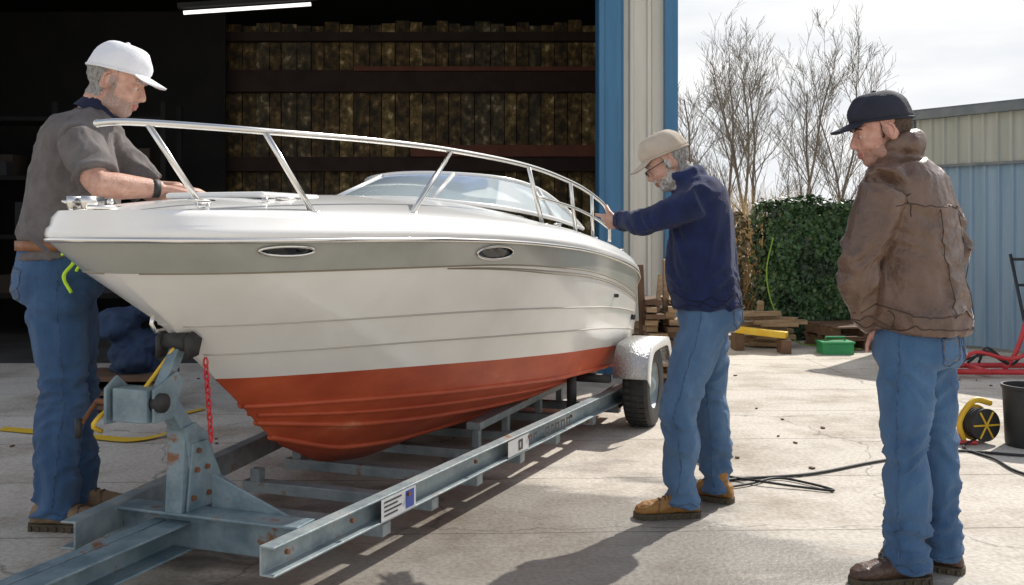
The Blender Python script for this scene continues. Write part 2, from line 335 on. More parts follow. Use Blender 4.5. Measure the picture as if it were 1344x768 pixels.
for (t,zz,lw,lh) in((.425,1.205,.115,.026),(1.6,1.185,.15,.034)):
    for sgn in(1,-1):
        bmr=NB(); bmg=NB(); c=BL(t,sgn*tab(sheerW,t),zz)
        tg=(BL(t+.05,sgn*tab(sheerW,t+.05),0)-BL(t-.05,sgn*tab(sheerW,t-.05),0)).normalized()
        def pr(a,b,off):
            p=c+tg*a*lw+V((0,0,b*lh)); q,n_,_,_=hb.find_nearest(p)
            if n_.dot(NN*sgn)<0: n_=-n_
            return q+n_*off
        n=32; ring=[pr(math.cos(2*math.pi*i/n),math.sin(2*math.pi*i/n),.006) for i in range(n)]
        tube(bmr,ring+[ring[0],ring[1]],.006,8,cap=False)
        rings=[[pr(math.cos(2*math.pi*i/n)*k,math.sin(2*math.pi*i/n)*k,.005) for i in range(n)] for k in(1,.6,.2)]
        ringed(bmg,rings,cap=True)
        fin(bmr,'porthole_rim',chrome,boat); fin(bmg,'porthole_glass',darkglass,boat)
base=[(3.55,.67,1.30),(2.95,.66,1.36),(2.4,.56,1.41),(2.02,.30,1.445),(1.92,0,1.455)]
top=[(3.35,.62,1.42),(3.0,.55,1.535),(2.7,.44,1.585),(2.5,.22,1.605),(2.44,0,1.61)]
full=lambda P:[BL(*p) for p in P]+[BL(a,-b,c) for a,b,c in reversed(P[:-1])]
bb=cat(full(base),4); tt=cat(full(top),4)
bm=NB(); ringed(bm,[bb,tt],cap=False,loop=False); fin(bm,'windshield_pane',glass,boat)
bm=NB(); tube(bm,tt,.013,8); tube(bm,bb,.013,8)
for i in (0,4,12,20,28,len(bb)-1): tube(bm,[bb[i],tt[i]],.012,8)
fin(bm,'windshield_frame',white_gel,boat)
R=Matrix.Rotation(-math.radians(20),4,'Z')
bm=NB(); box(bm,BL(2.55,0,1.2),(1.1,.5,.35),0,R)
for sgn in(1,-1):
    box(bm,BL(3.2,.32*sgn,1.05),(.42,.14,.55),0,R); box(bm,BL(3.05,.32*sgn,.88),(.42,.42,.16),0,R)
fin(bm,'cockpit_seats',mat('vinyl',(.6,.6,.56),(.66,.66,.62),scale=5,rough=.5),boat,smooth=False,bevel=.03)
bm=NB(); box(bm,BL(2.62,-.1,1.44),(.75,.3,.12),0,R); fin(bm,'folded_blue_cover',mat('blue_cover',(.02,.06,.25),(.03,.09,.32),scale=8,rough=.7),boat,smooth=False,bevel=.03)
bm=NB()
topr=[(.07,-.04,1.655),(.09,.03,1.66),(.15,.10,1.66),(.25,.22,1.655),(.45,.365,1.65),(1.0,.50,1.66),(1.6,.60,1.66),(2.3,.73,1.627),(2.9,.80,1.56),(3.3,.83,1.485),(3.5,.835,1.43),(3.58,.835,1.36),(3.6,.835,1.215)]
tube(bm,cat([BL(*p) for p in topr],8),.0125,10)
sph(bm,BL(*topr[0]),.0135)
st=[((.15,.10,1.66),(.30,.21,1.375)),((.45,.365,1.65),(.60,.475,1.355)),((1.6,.60,1.66),(1.13,.62,1.36)),((2.3,.73,1.627),(2.42,.77,1.32)),((2.85,.795,1.57),(2.95,.80,1.27)),((3.2,.825,1.505),(3.25,.82,1.24))]
for a,b in st:
    tube(bm,[BL(*a),BL(*b)],.0115,8); p=BL(*b); tube(bm,[p-V((0,0,.02)),p+V((0,0,.008))],.03,12)
tube(bm,cat([BL(2.36,.75,1.47),BL(2.9,.80,1.42),BL(3.3,.825,1.36),BL(3.58,.835,1.30)],6),.009,8)
fin(bm,'bow_rail',chrome,boat)
bm=NB()
def cleat(t,w,s=1):
    zz=tab(sheerZ,t)+.112; p=BL(t,w,zz)
    for d in(-.03,.03): tube(bm,[p+U*d-V((0,0,.02)),p+U*d+V((0,0,.02))],.007,8)
    tube(bm,[p+U*-.07+V((0,0,.026)),p+U*-.03+V((0,0,.022)),p+U*.03+V((0,0,.022)),p+U*.07+V((0,0,.026))],[.004,.008,.008,.004],8)
cleat(.22,.27); cleat(.22,-.27); cleat(2.6,.80); cleat(2.6,-.8); cleat(4.0,.82)
box(bm,BL(.12,-.06,1.372),(.07,.22,.012),0,R)
for sgn in(1,-1): box(bm,BL(.04,-.06+sgn*.03,1.388),(.008,.10,.04),0,R)
tube(bm,[BL(.03,-.085,1.39),BL(.03,-.035,1.39)],.014,12)
tube(bm,[BL(.36,0,.93),BL(.31,0,.93),BL(.29,0,.96),BL(.30,0,.99)],.008,8)
sph(bm,BL(.16,-.2,1.385),.014); sph(bm,BL(.22,-.12,1.395),.012)
tube(bm,[BL(.55,.30,1.385),BL(.55,.30,1.415)],.012,10); box(bm,BL(.75,.28,1.415),(.03,.16,.012),0,R)
fin(bm,'deck_fitting',chrome,boat)
bm=NB(); 
box(bm,BL(.85,0,1.43),(.46,.42,.025),0,R); fin(bm,'deck_hatch',white_gel,boat,smooth=False,bevel=.012)
bm=NB(); tube(bm,[BL(3.45,.905,.88),BL(3.45,.93,.88)],.012,10); tube(bm,[BL(4.0,.87,.70),BL(4.0,.91,.70)],.02,12); fin(bm,'hull_vent',darkglass,boat)
# ------------------------------------------------------------------ trailer
tr=root('boat_trailer',BL(2,0,0))
TL=BL
bm=NB()
channel(bm,TL(.16,.54,.215),TL(4.3,.88,.215),.06,.10,.008,0,1)
channel(bm,TL(.16,-.22,.215),TL(4.3,-.80,.215),.06,.10,.008,0,-1)
for t,a,b in((.95,-.3,.6),(1.35,-.34,.63),(1.8,-.4,.66),(2.3,-.48,.70),(2.8,-.56,.74),(3.4,-.64,.79),(3.85,-.7,.84)):
    beam(bm,TL(t,a,.10),TL(t,b,.10),.07,.05)
    for s_,w_ in((1,b-.09),(-1,a+.06)): beam(bm,TL(t,w_,.12),TL(t,w_,.18),.05,.05,0,up=U)
for w_ in(.42,-.42):
    beam(bm,TL(2.3,w_,.245),TL(4.3,w_,.245),.08,.04)
    for t in(2.35,2.8,3.4,3.85): beam(bm,TL(t,w_,.12),TL(t,w_,.23),.04,.04,0,up=U)
fin(bm,'frame_rail',galv,tr,smooth=False,bevel=.003)
def WL(t,w,z): return BL(t+.085,w,z)
bm=NB()
channel(bm,TL(-1.3,-.05,.16),TL(.70,-.05,.16),.10,.11,.01,0,1)
channel(bm,TL(-1.3,-.05-.012,.16),TL(.70,-.062,.16),.05,.11,.01,0,-1)
channel(bm,WL(.36,-.34,.175),WL(.36,.535,.175),.06,.12,.008,0,-1)
beam(bm,WL(.38,-.30,.246),WL(.38,.53,.246),.12,.012)
def plate(pts,th,mi=0):
    ringed(bm,[[p+NN*(-th/2) for p in pts],[p+NN*(th/2) for p in pts]],mi)
plate([WL(.32,0,.25),WL(.70,0,.25),WL(.55,0,.35),WL(.48,0,.52),WL(.41,0,.57),WL(.34,0,.55)],.075)
plate([WL(.34,.045,.25),WL(.60,.045,.25),WL(.46,.045,.50),WL(.37,.045,.50)],.012)
beam(bm,WL(.42,0,.25),WL(.37,0,.57),.09,.07,0,up=U)
beam(bm,WL(.39,0,.53),WL(.25,0,.72),.06,.06,0,up=U)
beam(bm,WL(.25,0,.71),WL(.36,0,.87),.045,.04,0,up=U)
ringed(bm,[[WL(.44,.08,.24),WL(.44,.44,.24),WL(.44,.08,.38)],[WL(.452,.08,.24),WL(.452,.44,.24),WL(.452,.08,.38)]])
beam(bm,WL(.20,-.13,.67),WL(.20,.02,.67),.09,.12)
plate([WL(.14,-.15,.60),WL(.27,-.15,.60),WL(.29,-.15,.70),WL(.2,-.15,.77),WL(.14,-.15,.73)],.012)
plate([WL(.17,.035,.61),WL(.27,.035,.61),WL(.34,.035,.74),WL(.30,.035,.78),WL(.17,.035,.73)],.012)
fin(bm,'tongue_and_winch_post',bluepaint,tr,smooth=False,bevel=.004)
bm=NB()
for t,z in((.37,.30),(.46,.30),(.55,.30),(.39,.40),(.45,.40),(.40,.47)):
    tube(bm,[WL(t,.045,z),WL(t,.062,z)],.011,6)
for t in(.22,.6,1.0,1.6,2.2,2.8): tube(bm,[TL(t,.54+t*.08+.045,.235),TL(t,.54+t*.08+.058,.235)],.010,6)
tube(bm,[WL(.2,-.14,.67),WL(.2,-.24,.67)],.011,8); tube(bm,[WL(.2,-.24,.67),WL(.13,-.245,.60)],.009,8)
fin(bm,'rusty_bolt',rust,tr,smooth=False)
bm=NB()
tube(bm,[WL(.35,-.05,.88),WL(.35,.05,.88)],[.032,.036],14)
plate([WL(.31,.065,.82),WL(.38,.065,.83),WL(.40,.065,.89),WL(.35,.065,.92),WL(.31,.065,.90)],.010)
plate([WL(.31,-.065,.82),WL(.38,-.065,.83),WL(.40,-.065,.89),WL(.35,-.065,.92),WL(.31,-.065,.90)],.010)
tube(bm,[WL(.2,.02,.68),WL(.2,.06,.68)],.035,14)
tube(bm,[WL(.12,-.25,.62),WL(.12,-.25,.55)],.012,10)
fin(bm,'bow_roller',black,tr)
bm=NB()
for i in range(12):
    z=.80-i*.026; p=WL(.40+.003*i,.085,z); a=(U if i%2 else NN)
    n=10; ring=[p+a*.009*math.cos(2*math.pi*k/n)+V((0,0,.018*math.sin(2*math.pi*k/n))) for k in range(n+2)]
    tube(bm,ring,.004,6,cap=False)
fin(bm,'safety_chain',redp,tr)
bm=NB(); tube(bm,cat([WL(.2,-.05,.70),WL(.30,-.03,.80),WL(.33,0,.86)],4),.008,6); tube(bm,cat([WL(.22,-.18,.66),WL(.14,-.2,.60),WL(.2,-.22,.56)],4),.009,6); fin(bm,'winch_strap',yellow,tr)
def decal(t0,t1,z0,z1,m,off=.0):
    bm=NB()
    def q(t,z): return TL(t,.54+(t-.16)*(.34/4.14)+.0605+off,z)
    f=bm.faces.new([bm.verts.new(p) for p in (q(t0,z0),q(t1,z0),q(t1,z1),q(t0,z1))]); fin(bm,'sticker',m,tr,smooth=False)
lab=mat('sticker_white',(.50,.51,.51),(.60,.60,.60),scale=20,rough=.4); labb=mat('sticker_blue',(.03,.06,.3),rough=.4); labk=mat('sticker_print',(.03,.03,.035),rough=.5)
decal(.80,1.06,.172,.258,lab); decal(.98,1.045,.18,.25,labb,.001)
for i in range(4): decal(.82,.95 if i%2 else .92,.188+i*.017,.195+i*.017,labk,.001)
decal(1.95,2.2,.176,.254,lab)
x=2.0
while x<2.75:
    wd=random.choice([.035,.05,.06])
    if random.random()<.84:
        decal(x,x+wd*.35,.19,.242,labk,.001)
        if random.random()<.7: decal(x,x+wd,.23,.242,labk,.0015)
        if random.random()<.6: decal(x,x+wd,.19,.2,labk,.0018)
        if random.random()<.6: decal(x+wd*.7,x+wd,.19,.242,labk,.0022)
    x+=wd+.022
for sgn in(1,-1):
    wc=1.0*sgn; c=TL(3.85,wc,.27); ax=NN*sgn
    bm=NB()
    prof=[(.15,-.075),(.22,-.09),(.255,-.082),(.27,-.06),(.272,0),(.27,.06),(.255,.082),(.22,.09),(.15,.075)]
    n=40; R_=[]
    for r,a in prof: R_.append([c+ax*a+U*r*math.cos(2*math.pi*i/n)+V((0,0,r*math.sin(2*math.pi*i/n))) for i in range(n)])
    ringed(bm,R_,cap=False)
    for i in range(n):
        an=2*math.pi*i/n; d=U*math.cos(an)+V((0,0,math.sin(an)))
        for k in(-.045,0,.045): beam(bm,c+ax*(k-.017)+d*.273,c+ax*(k+.017)+d*.273,.022,.007,0,up=d)
    fin(bm,'tyre',black,tr,angle=40)
    bm=NB(); R_=[]
    for r,a in [(.155,.07),(.15,.045),(.12,.03),(.07,.045),(.03,.075),(.001,.08)]: R_.append([c+ax*a+U*r*math.cos(2*math.pi*i/n)+V((0,0,r*math.sin(2*math.pi*i/n))) for i in range(n)])
    ringed(bm,R_,cap=False); tube(bm,[c-ax*.07,c+ax*.03],.15,30); fin(bm,'wheel_rim',galv,tr)
    bm=NB(); pf=[(-.39,.36),(-.375,.45),(-.31,.535),(-.2,.57),(.2,.57),(.31,.535),(.375,.45),(.39,.36)]
    pf=[(p.x,p.z) for p in cat([V((a,0,b)) for a,b in pf],4)]
    ringed(bm,[[TL(3.85+a,wc-sgn*.11,b) for a,b in pf],[TL(3.85+a,wc+sgn*.11,b) for a,b in pf]],0,cap=False,loop=False)
    ringed(bm,[[TL(3.85+a,wc+sgn*.11,b) for a,b in pf],[TL(3.85+a*.86,wc+sgn*.115,b-.055) for a,b in pf]],1,cap=False,loop=False)
    fd=fin(bm,'fender',[treadplate,white_gel],tr,angle=40); s=fd.modifiers.new('s','SOLIDIFY'); s.thickness=.006
bm=NB(); tube(bm,[TL(3.85,-1,.27),TL(3.85,-.8,.10),TL(3.85,.8,.10),TL(3.85,1,.27)],.03,10); tube(bm,[TL(3.2,.70,.2),TL(3.2,.70,.45)],.03,8)
beam(bm,TL(3.5,.75,.19),TL(4.2,.75,.19),.06,.03); beam(bm,TL(3.44,.88,.36),TL(3.44,.6,.36),.05,.05)
fin(bm,'axle',black,tr)
# ------------------------------------------------------------------ people
def folds(ob,amp,fx=7,fz=16,extra=None,seed=0):
    me=ob.data; nrm=[v.normal.copy() for v in me.vertices]
    for v,n in zip(me.vertices,nrm):
        p=v.co; q=V((p.x*fx+seed,p.y*fx,p.z*fz+noise.noise(p*4)*2.6))
        a=abs(noise.noise(q)); b=noise.noise(V((p.x*3+seed,p.y*3,p.z*5)))
        a2=abs(noise.noise(q*1.9+V((3,1,7))))
        k=amp*(extra(p) if extra else 1)
        v.co=p+n*k*(.5-a*2.1-a2*.8+.7*b)
    me.update()
def hand(bm,wrist,d,back,thumb,S=1,curl=(.3,.35,.4,.45),spread=.05,tc=.25):
    d=d.normalized(); y=(thumb-d*thumb.dot(d)).normalized(); z=d.cross(y)
    if z.dot(back)<0: z=-z
    P=lambda a,b,c: wrist+(d*a+y*b+z*c)*S
    limb(bm,[P(-.03,0,0),P(0,0,0),P(.03,0,0),P(.06,0,0),P(.088,0,0),P(.098,0,-.002)],[(.028*S,.020*S),(.028*S,.019*S),(.034*S,.018*S),(.041*S,.016*S),(.041*S,.013*S),(.034*S,.009*S)],side=y,n=16,e=2.4)
    for i,(oy,ln) in enumerate(((.031,.072),(.011,.081),(-.010,.076),(-.030,.060))):
        a=0; p=V((.088,oy,0)); pts=[V((.06,oy*.9,0)),p.copy()]
        for k,fr in enumerate((.42,.32,.26)):
            a+=curl[i]*(1 if k else .7); p=p+V((math.cos(a)*math.cos(oy*3),math.sin(oy*3)*math.cos(a),-math.sin(a)))*ln*fr; pts.append(p.copy())
        rr=[.009,.0095,.0088,.008,.0062]; limb(bm,[P(*q) for q in pts],[r*S for r in rr],side=y,n=10); sph(bm,P(*pts[-1]),.0064*S,u=10,v=8)
    pts=[V((.015,.02,-.004)),V((.04,.043,-.010)),V((.066,.058,-.016-tc*.04)),V((.088,.060,-.022-tc*.08))]
    limb(bm,[P(*q) for q in pts],[.014*S,.0125*S,.010*S,.0075*S],side=z,n=10); sph(bm,P(*pts[-1]),.0078*S,u=10,v=8)
def head(par_,pos,yaw,pitch,neck,S,mskin,mhair,mcap,beard=None,glasses=False):
    y=math.radians(yaw); p=math.radians(pitch)
    f=V((math.cos(y)*math.cos(p),math.sin(y)*math.cos(p),-math.sin(p))); s=V((0,0,1)).cross(f).normalized(); u=f.cross(s)
    M=Matrix(((f.x,s.x,u.x,pos.x),(f.y,s.y,u.y,pos.y),(f.z,s.z,u.z,pos.z),(0,0,0,1)))@Matrix.Diagonal((S,S,S,1)); Mi=M.inverted()
    bm=NB()
    sph(bm,V((-.012,0,.028)),(.098,.077,.09)); sph(bm,V((.032,0,-.03)),(.058,.062,.085)); sph(bm,V((.050,0,-.090)),(.036,.040,.028))
    sph(bm,V((.0,0,-.055)),(.06,.060,.05)); sph(bm,V((.015,0,-.088)),(.05,.05,.03))
    for k in(1,-1):
        sph(bm,V((.058,.033*k,-.032)),.029); sph(bm,V((-.005,.079*k,-.008)),(.021,.010,.034),M=Matrix.Rotation(.35,4,'Y')); sph(bm,V((.100,.010*k,-.034)),.0085)
        sph(bm,V((.02,.054*k,-.075)),(.03,.016,.025))
        sph(bm,V((.079,.031*k,.006)),(.009,.017,.010))
        sph(bm,V((.078,.031*k,-.012)),(.008,.016,.007))
    sph(bm,V((.076,0,.026)),(.018,.050,.012))
    limb(bm,[(.080,0,.022),(.092,0,.0),(.105,0,-.024)],[.009,.011,.0125]); sph(bm,V((.106,0,-.028)),.0125)
    sph(bm,V((.090,0,-.060)),(.010,.024,.006)); sph(bm,V((.088,0,-.072)),(.010,.021,.0065)); sph(bm,V((.083,0,-.05)),(.012,.028,.012))
    nb=Mi@neck
    limb(bm,[V((-.02,0,-.03)),V((-.03,0,-.09)),nb.lerp(V((-.03,0,-.09)),.4),nb],[.055,.060,.064,.075])
    o=fin(bm,'head_mesh',[mskin,mhair,lipm,beard or mskin],None,remesh=.0045,sm=2)
    me=o.data
    def cls(q):
        lips=abs(q.y)<.024 and q.x>.083 and -.080<q.z<-.054
        if lips: return 2 if abs(q.y)<.022 and q.x>.088 else 0
        if q.x<-.018+.02*noise.noise(q*60) and -.075<q.z<.08 and abs(q.y)<.0795: return 1
        if abs(q.x)<.022 and -.04<q.z<.05 and .06<abs(q.y)<.0765: return 1 if q.x>.012 or q.z>.02 else 0
        if beard and q.z>-.128 and q.x>.0:
            edge=-.045-.25*(max(0,q.x-.03))+.012*noise.noise(q*70)+(.06 if q.x<.025 else 0)
            if q.z<edge: return 3
            if q.x>.085 and abs(q.y)<.030 and q.z<-.043: return 3
        return 0
    full_=beard is white_beard
    for v in me.vertices:
        k=cls(v.co)
        if k==1 or (k==3 and full_): v.co=v.co+v.normal*(.004+.005*noise.noise(v.co*100))
    for pl in me.polygons: pl.material_index=cls(pl.center)
    me.transform(M); me.update(); o.name='head'; par(o,par_)
    bm=NB()
    for k in(1,-1): sph(bm,M@V((.0818,.031*k,-.001)),.0078*S,0,u=12,v=8); sph(bm,M@V((.0868,.031*k,-.002)),.0042*S,1,u=10,v=8)
    fin(bm,'eyes',[eyew,eyei],par_)
    bm=NB()
    for k in(1,-1): tube(bm,[M@V((.091,.012*k,.022)),M@V((.093,.03*k,.028)),M@V((.078,.05*k,.022))],[.003*S,.004*S,.002*S],6)
    fin(bm,'eyebrows',mhair,par_)
    bm=NB()
    for k in(1,-1):
        n=12; tube(bm,[M@V((-.004+.014*math.cos(a_),.0885*k,-.004+.024*math.sin(a_))) for a_ in [math.radians(-60-i*20) for i in range(n)]],.0035*S,6)
    fin(bm,'ear_helix',mskin,par_)
    if glasses:
        bm=NB()
        for k in(1,-1):
            tube(bm,[M@V((.108,.014*k,.008)),M@V((.106,.05*k,.008)),M@V((.0,.083*k,.012))],.0018*S,6)
            n=16; tube(bm,[M@V((.107,.031*k+.018*math.cos(2*math.pi*i/n),-.003+.013*math.sin(2*math.pi*i/n))) for i in range(n+2)],.0014*S,6,cap=False)
        fin(bm,'glasses',black,par_)
    bm=NB(); R_=[]
    zb=lambda c: .036+.014*c
    def dome(th,k,g=1):
        a=k/10*math.pi/2; r=math.cos(a)**.66 if k<10 else .02; cx,cy=math.cos(th),math.sin(th)
        fr=1+(.05*max(0,cx))*math.sin(2*a); w_=.003*noise.noise(V((cx*2,cy*2,a*2)))/.3
        return M@V((-.010+(.107*g+w_)*cx*r*fr,(.0865*g+w_)*cy*r,zb(cx)*(1-math.sin(a))+.138*g*math.sin(a)+.008*max(0,cx)*math.sin(2*a)))
    for k in range(11): R_.append([dome(2*math.pi*i/40,k) for i in range(40)])
    ringed(bm,R_,cap=True); sph(bm,M@V((-.010,0,.140)),(.007*S,.007*S,.005*S),u=10,v=6)
    tube(bm,R_[0]+R_[0][:2],.0028*S,6,cap=False)
    rings=[]
    for j in range(8):
        v=j/7; row=[]
        for i in range(21):
            th=math.radians(-50+100*i/20); cx,cy=math.cos(th),math.sin(th)
            x0=-.010+.107*cx; y0=.0865*cy; ext=.074*max(0,1-(abs(th)/math.radians(50.1))**2.4)**.55
            z=zb(cx)+.002-.016*v*ext/.074-(y0/.07)**2*.024*(.3+.7*v)*(ext/.074)
            row.append(M@V((x0+v*ext,y0*(1+.0*v),z)))
        rings.append(row)
    ringed(bm,rings,cap=False,loop=False)
    c=fin(bm,'baseball_cap',mcap,par_); sm=c.modifiers.new('s','SOLIDIFY'); sm.thickness=.004*S; sm.offset=0
    bm=NB()
    for th in range(30,390,60):
        tube(bm,[dome(math.radians(th),k,1.008) for k in range(10)],.0011*S,5)
    fin(bm,'cap_seam',mcap,par_)
    return M
def boot(par_,ank,d,S,m,ms):
    d=V((d[0],d[1],0)).normalized(); s=V((-d.y,d.x,0)); P=lambda a,b,c:V((ank.x,ank.y,0))+(d*a+s*b)*S+V((0,0,c*S))
    bm=NB(); R_=[]
    for x,w,h in((-.085,.018,.05),(-.078,.032,.085),(-.05,.039,.11),(0,.041,.12),(.04,.042,.108),(.09,.048,.088),(.14,.053,.076),(.18,.049,.068),(.205,.036,.054),(.217,.018,.038)):
        z0=.018; R_.append([P(x,w*sgp(math.cos(2*math.pi*i/20),2.6),z0+(h-z0)/2+(h-z0)/2*sgp(math.sin(2*math.pi*i/20),2.4)) for i in range(20)])
    ringed(bm,R_); limb(bm,[P(-.005,0,.05),P(-.01,0,.11),P(-.015,0,.17)],[(.05*S,.045*S),(.046*S,.046*S),(.05*S,.052*S)],side=d)
    o=fin(bm,'boot',m,par_,remesh=.0065,sm=2); folds(o,.0028,fx=22,fz=30)
    bm=NB()
    pr=[(-.09,.012),(-.082,.032),(-.05,.043),(0,.042),(.04,.043),(.09,.052),(.14,.057),(.18,.053),(.207,.040),(.222,.018)]
    pl=[(a,b) for a,b in pr]+[(a,-b) for a,b in reversed(pr)]
    ringed(bm,[[P(a,b,.001) for a,b in pl],[P(a,b,.026) for a,b in pl]])
    for k in range(9):
        x=-.07+k*.032
        for q in(1,-1): box(bm,P(x,q*tab(pr,x),.010),(.012*S,.012*S,.018*S))
    fin(bm,'boot_sole',ms,par_,smooth=False)
    bm=NB(); bv=bvh_of(o)
    for k in range(5):
        x=.03+k*.018; z=.125-k*.011
        surfline(bm,bv,[P(x,-.022,z),P(x+.004,0,z+.02),P(x,.022,z)],.0028*S,.002,4)
    surfline(bm,bv,[P(.12,-.06,.03),P(.11,-.04,.09),P(.115,0,.12),P(.11,.04,.09),P(.12,.06,.03)],.0015*S,.0005,6)
    fin(bm,'boot_lace',solem,par_)
def man(name,f,spine,trs,legs,arms,headpos,hyaw,hpitch,S,HS,M_,jw=(.16,.125),hood=False,short=False,beard=None,glasses=False,foldamp=.008,sl=(.078,.062,.048),seed=0,hairm=None):
    r=root(name,(spine[0].x,spine[0].y,0)); f=V((f[0],f[1],0)).normalized(); s=V((-f.y,f.x,0))
    hip=spine[0]
    bm=NB(); hw,hd=jw
    R_=[]
    for dz,a,b,o in((.13,.93,.93,0),(.06,.97,.99,0),(0,1.02,1.04,-.006),(-.06,1.05,1.05,-.01),(-.10,.95,.9,-.005)):
        R_.append(ering(hip+V((0,0,dz*S))+f*o*S,s*hw*a,f*hd*b,28,2.3))
    ringed(bm,R_)
    for hj,kn,an,fd in legs:
        m1=hj.lerp(kn,.5); m2=kn.lerp(an,.35); m3=kn.lerp(an,.8)
        limb(bm,[hj-V((0,0,.0*S)),hj-V((0,0,.06*S)),m1,kn.lerp(m1,.2),kn,m2-f*.012*S,m3,V((an.x,an.y,.10*S)),V((an.x,an.y,.05*S))],
             [.088*S,.106*S,.100*S,.088*S,.083*S,.084*S,.079*S,.078*S,.084*S],side=s,n=18)
    j=fin(bm,'jeans',M_['jeans'],r,remesh=.0105,sm=4)
    kz=sum(l[1].z for l in legs)/2
    folds(j,.0125*S,fx=6.5,fz=15,seed=seed,extra=lambda p: (0.15 if p.z>hip.z-.01 else 1)*(.5+.9*math.exp(-((p.z-kz)/.11)**2)+1.5*max(0,1-abs(p.z-.17*S)/(.2*S))+.6*math.exp(-((p.z-hip.z+.16*S)/.08)**2)))
    jb=bvh_of(j)
    bm=NB(); bm2=NB()
    for hj,kn,an,fd in legs:
        for sg in (1,-1):
            o=s*sg*.12
            surfline(bm2,jb,[hj+o+V((0,0,.1*S)),hj+o,kn+o,an+o],.0018,.0003,24)
        n=20; hemp=[V((an.x,an.y,.072*S))+s*.11*math.cos(2*math.pi*i/n)+f*.11*math.sin(2*math.pi*i/n) for i in range(n+1)]
        surfline(bm2,jb,hemp,.0018,.0005,1)
    surfline(bm2,jb,[hip-f*.3+V((0,0,.12*S)),hip-f*.3-V((0,0,.09*S))],.002,.0005,12)
    for sg in(1,-1):
        c=hip-f*.2+s*sg*hw*.52-V((0,0,.035*S)); q=.068*S
        surfline(bm2,jb,[c+s*q+V((0,0,q)),c+s*q*.9-V((0,0,q*.8)),c-V((0,0,q*1.2)),c-s*q*.9-V((0,0,q*.8)),c-s*q+V((0,0,q)),c+s*q+V((0,0,q))],.0030,.001,8)
        surfline(bm,jb,[c+s*q*.88+V((0,0,q*.85)),c+s*q*.8-V((0,0,q*.72)),c-V((0,0,q*1.08)),c-s*q*.8-V((0,0,q*.72)),c-s*q*.88+V((0,0,q*.85)),c+s*q*.88+V((0,0,q*.85))],.0012,.0008,8)
        surfline(bm,jb,[c+s*q*.8-V((0,0,q*.1)),c-V((0,0,q*.45)),c-s*q*.8-V((0,0,q*.1))],.0012,.0008,8)
        c=hip+f*hd+s*sg*hw*.8
        surfline(bm2,jb,[c+V((0,0,.11*S))-s*sg*.03,c+V((0,0,.05*S))-s*sg*.01-f*.01,c+V((0,0,.04*S))+s*sg*.03-f*.08],.0025,.001,8)
    fin(bm,'jeans_stitching',M_['st'],r); fin(bm2,'jeans_seam',seamd,r)
    bm=NB(); sp=cat(spine,10); n_=len(sp)-1
    R_=[]
    for u_,a,b,o in trs:
        x=u_*n_; i=max(0,min(n_-1,int(x))); p=sp[i].lerp(sp[i+1],x-i); t=(sp[i+1]-sp[i]).normalized()
        bdir=s.cross(t)*-1; bdir.normalize()
        if bdir.dot(f)<0: bdir=-bdir
        R_.append(ering(p+bdir*o*S,s*a*S,bdir*b*S,30,2.35))
    ringed(bm,R_)
    shL,shR=arms[0][0],arms[1][0]; nb=spine[-1]
    limb(bm,[shL,shL.lerp(nb,.55)-V((0,0,.015)),nb-V((0,0,.03*S)),shR.lerp(nb,.55)-V((0,0,.015)),shR],[(sl[0]*.98*S,)*2,(sl[0]*S,)*2,(.078*S,)*2,(sl[0]*S,)*2,(sl[0]*.98*S,)*2],side=f,n=18)
    for sh,elb,wr in arms:
        if short:
            e2=sh.lerp(elb,.86); limb(bm,[sh,sh.lerp(e2,.5),e2],[sl[0]*S,sl[0]*.98*S,sl[0]*.98*S],side=f,n=18)
        else:
            limb(bm,[sh,sh.lerp(elb,.5),elb.lerp(sh,.12),elb.lerp(wr,.12),elb.lerp(wr,.55),wr.lerp(elb,.06),wr],[sl[0]*S,sl[0]*.95*S,sl[1]*1.06*S,sl[1]*1.04*S,sl[1]*.95*S,sl[2]*1.05*S,sl[2]*S],side=f,n=18)
    if hood:
        hn=nb+(headpos-nb)*.22; pts=[]
        for i in range(17):
            a=2*math.pi*i/16; back=max(0,-math.sin(a))
            pts.append(hn+s*.078*S*math.cos(a)+f*(.068*S*math.sin(a)-.012*back)+V((0,0,(.015 if hood==1 else .035)*back*S)))
        k_=.016 if hood==1 else .024
        limb(bm,pts,[.028*S+k_*S*max(0,-math.sin(2*math.pi*i/16)) for i in range(17)],side=V((0,0,1)),n=12)
        if hood==1:
            c_=hn-f*.105-V((0,0,.03))
            limb(bm,[c_+s*.11+f*.06+V((0,0,.01)),c_+s*.07,c_-f*.025-V((0,0,.01)),c_-s*.07,c_-s*.11+f*.06+V((0,0,.01))],[.022,.04,.05,.04,.022],side=V((0,0,1)),n=14)
            sph(bm,c_-f*.02-V((0,0,.055)),(.045,.07,.05))
    g=fin(bm,M_.get('gname','jacket'),M_['top'],r,remesh=.0098,sm=4)
    folds(g,foldamp,fx=7,fz=10,seed=seed+3,extra=lambda p:.6+.9*max(math.exp(-((p-arms[0][1]).length/.14)**2),math.exp(-((p-arms[1][1]).length/.14)**2))+.5*math.exp(-((p.z-hip.z-.14)/.12)**2))
    gb=bvh_of(g)
    head(r,headpos,hyaw,hpitch,nb+V((0,0,-.02)),HS,M_['skin'],hairm or grey_hair,M_['cap'],beard,glasses=glasses)
    for hj,kn,an,fd in legs: boot(r,an,fd,S,M_['boot'],M_['sole'])
    return r,gb,jb,f,s,g
ms=dict(jeans=den2,top=navy,st=stitch,skin=skin,cap=capt,boot=boott2,sole=solem,gname='hoodie')
armsM=[(V((.835,4.40,1.425)),V((.62,4.47,1.33)),V((.505,4.72,1.335))),(V((.905,4.73,1.41)),V((.90,4.83,1.18)),V((.86,4.66,1.08)))]
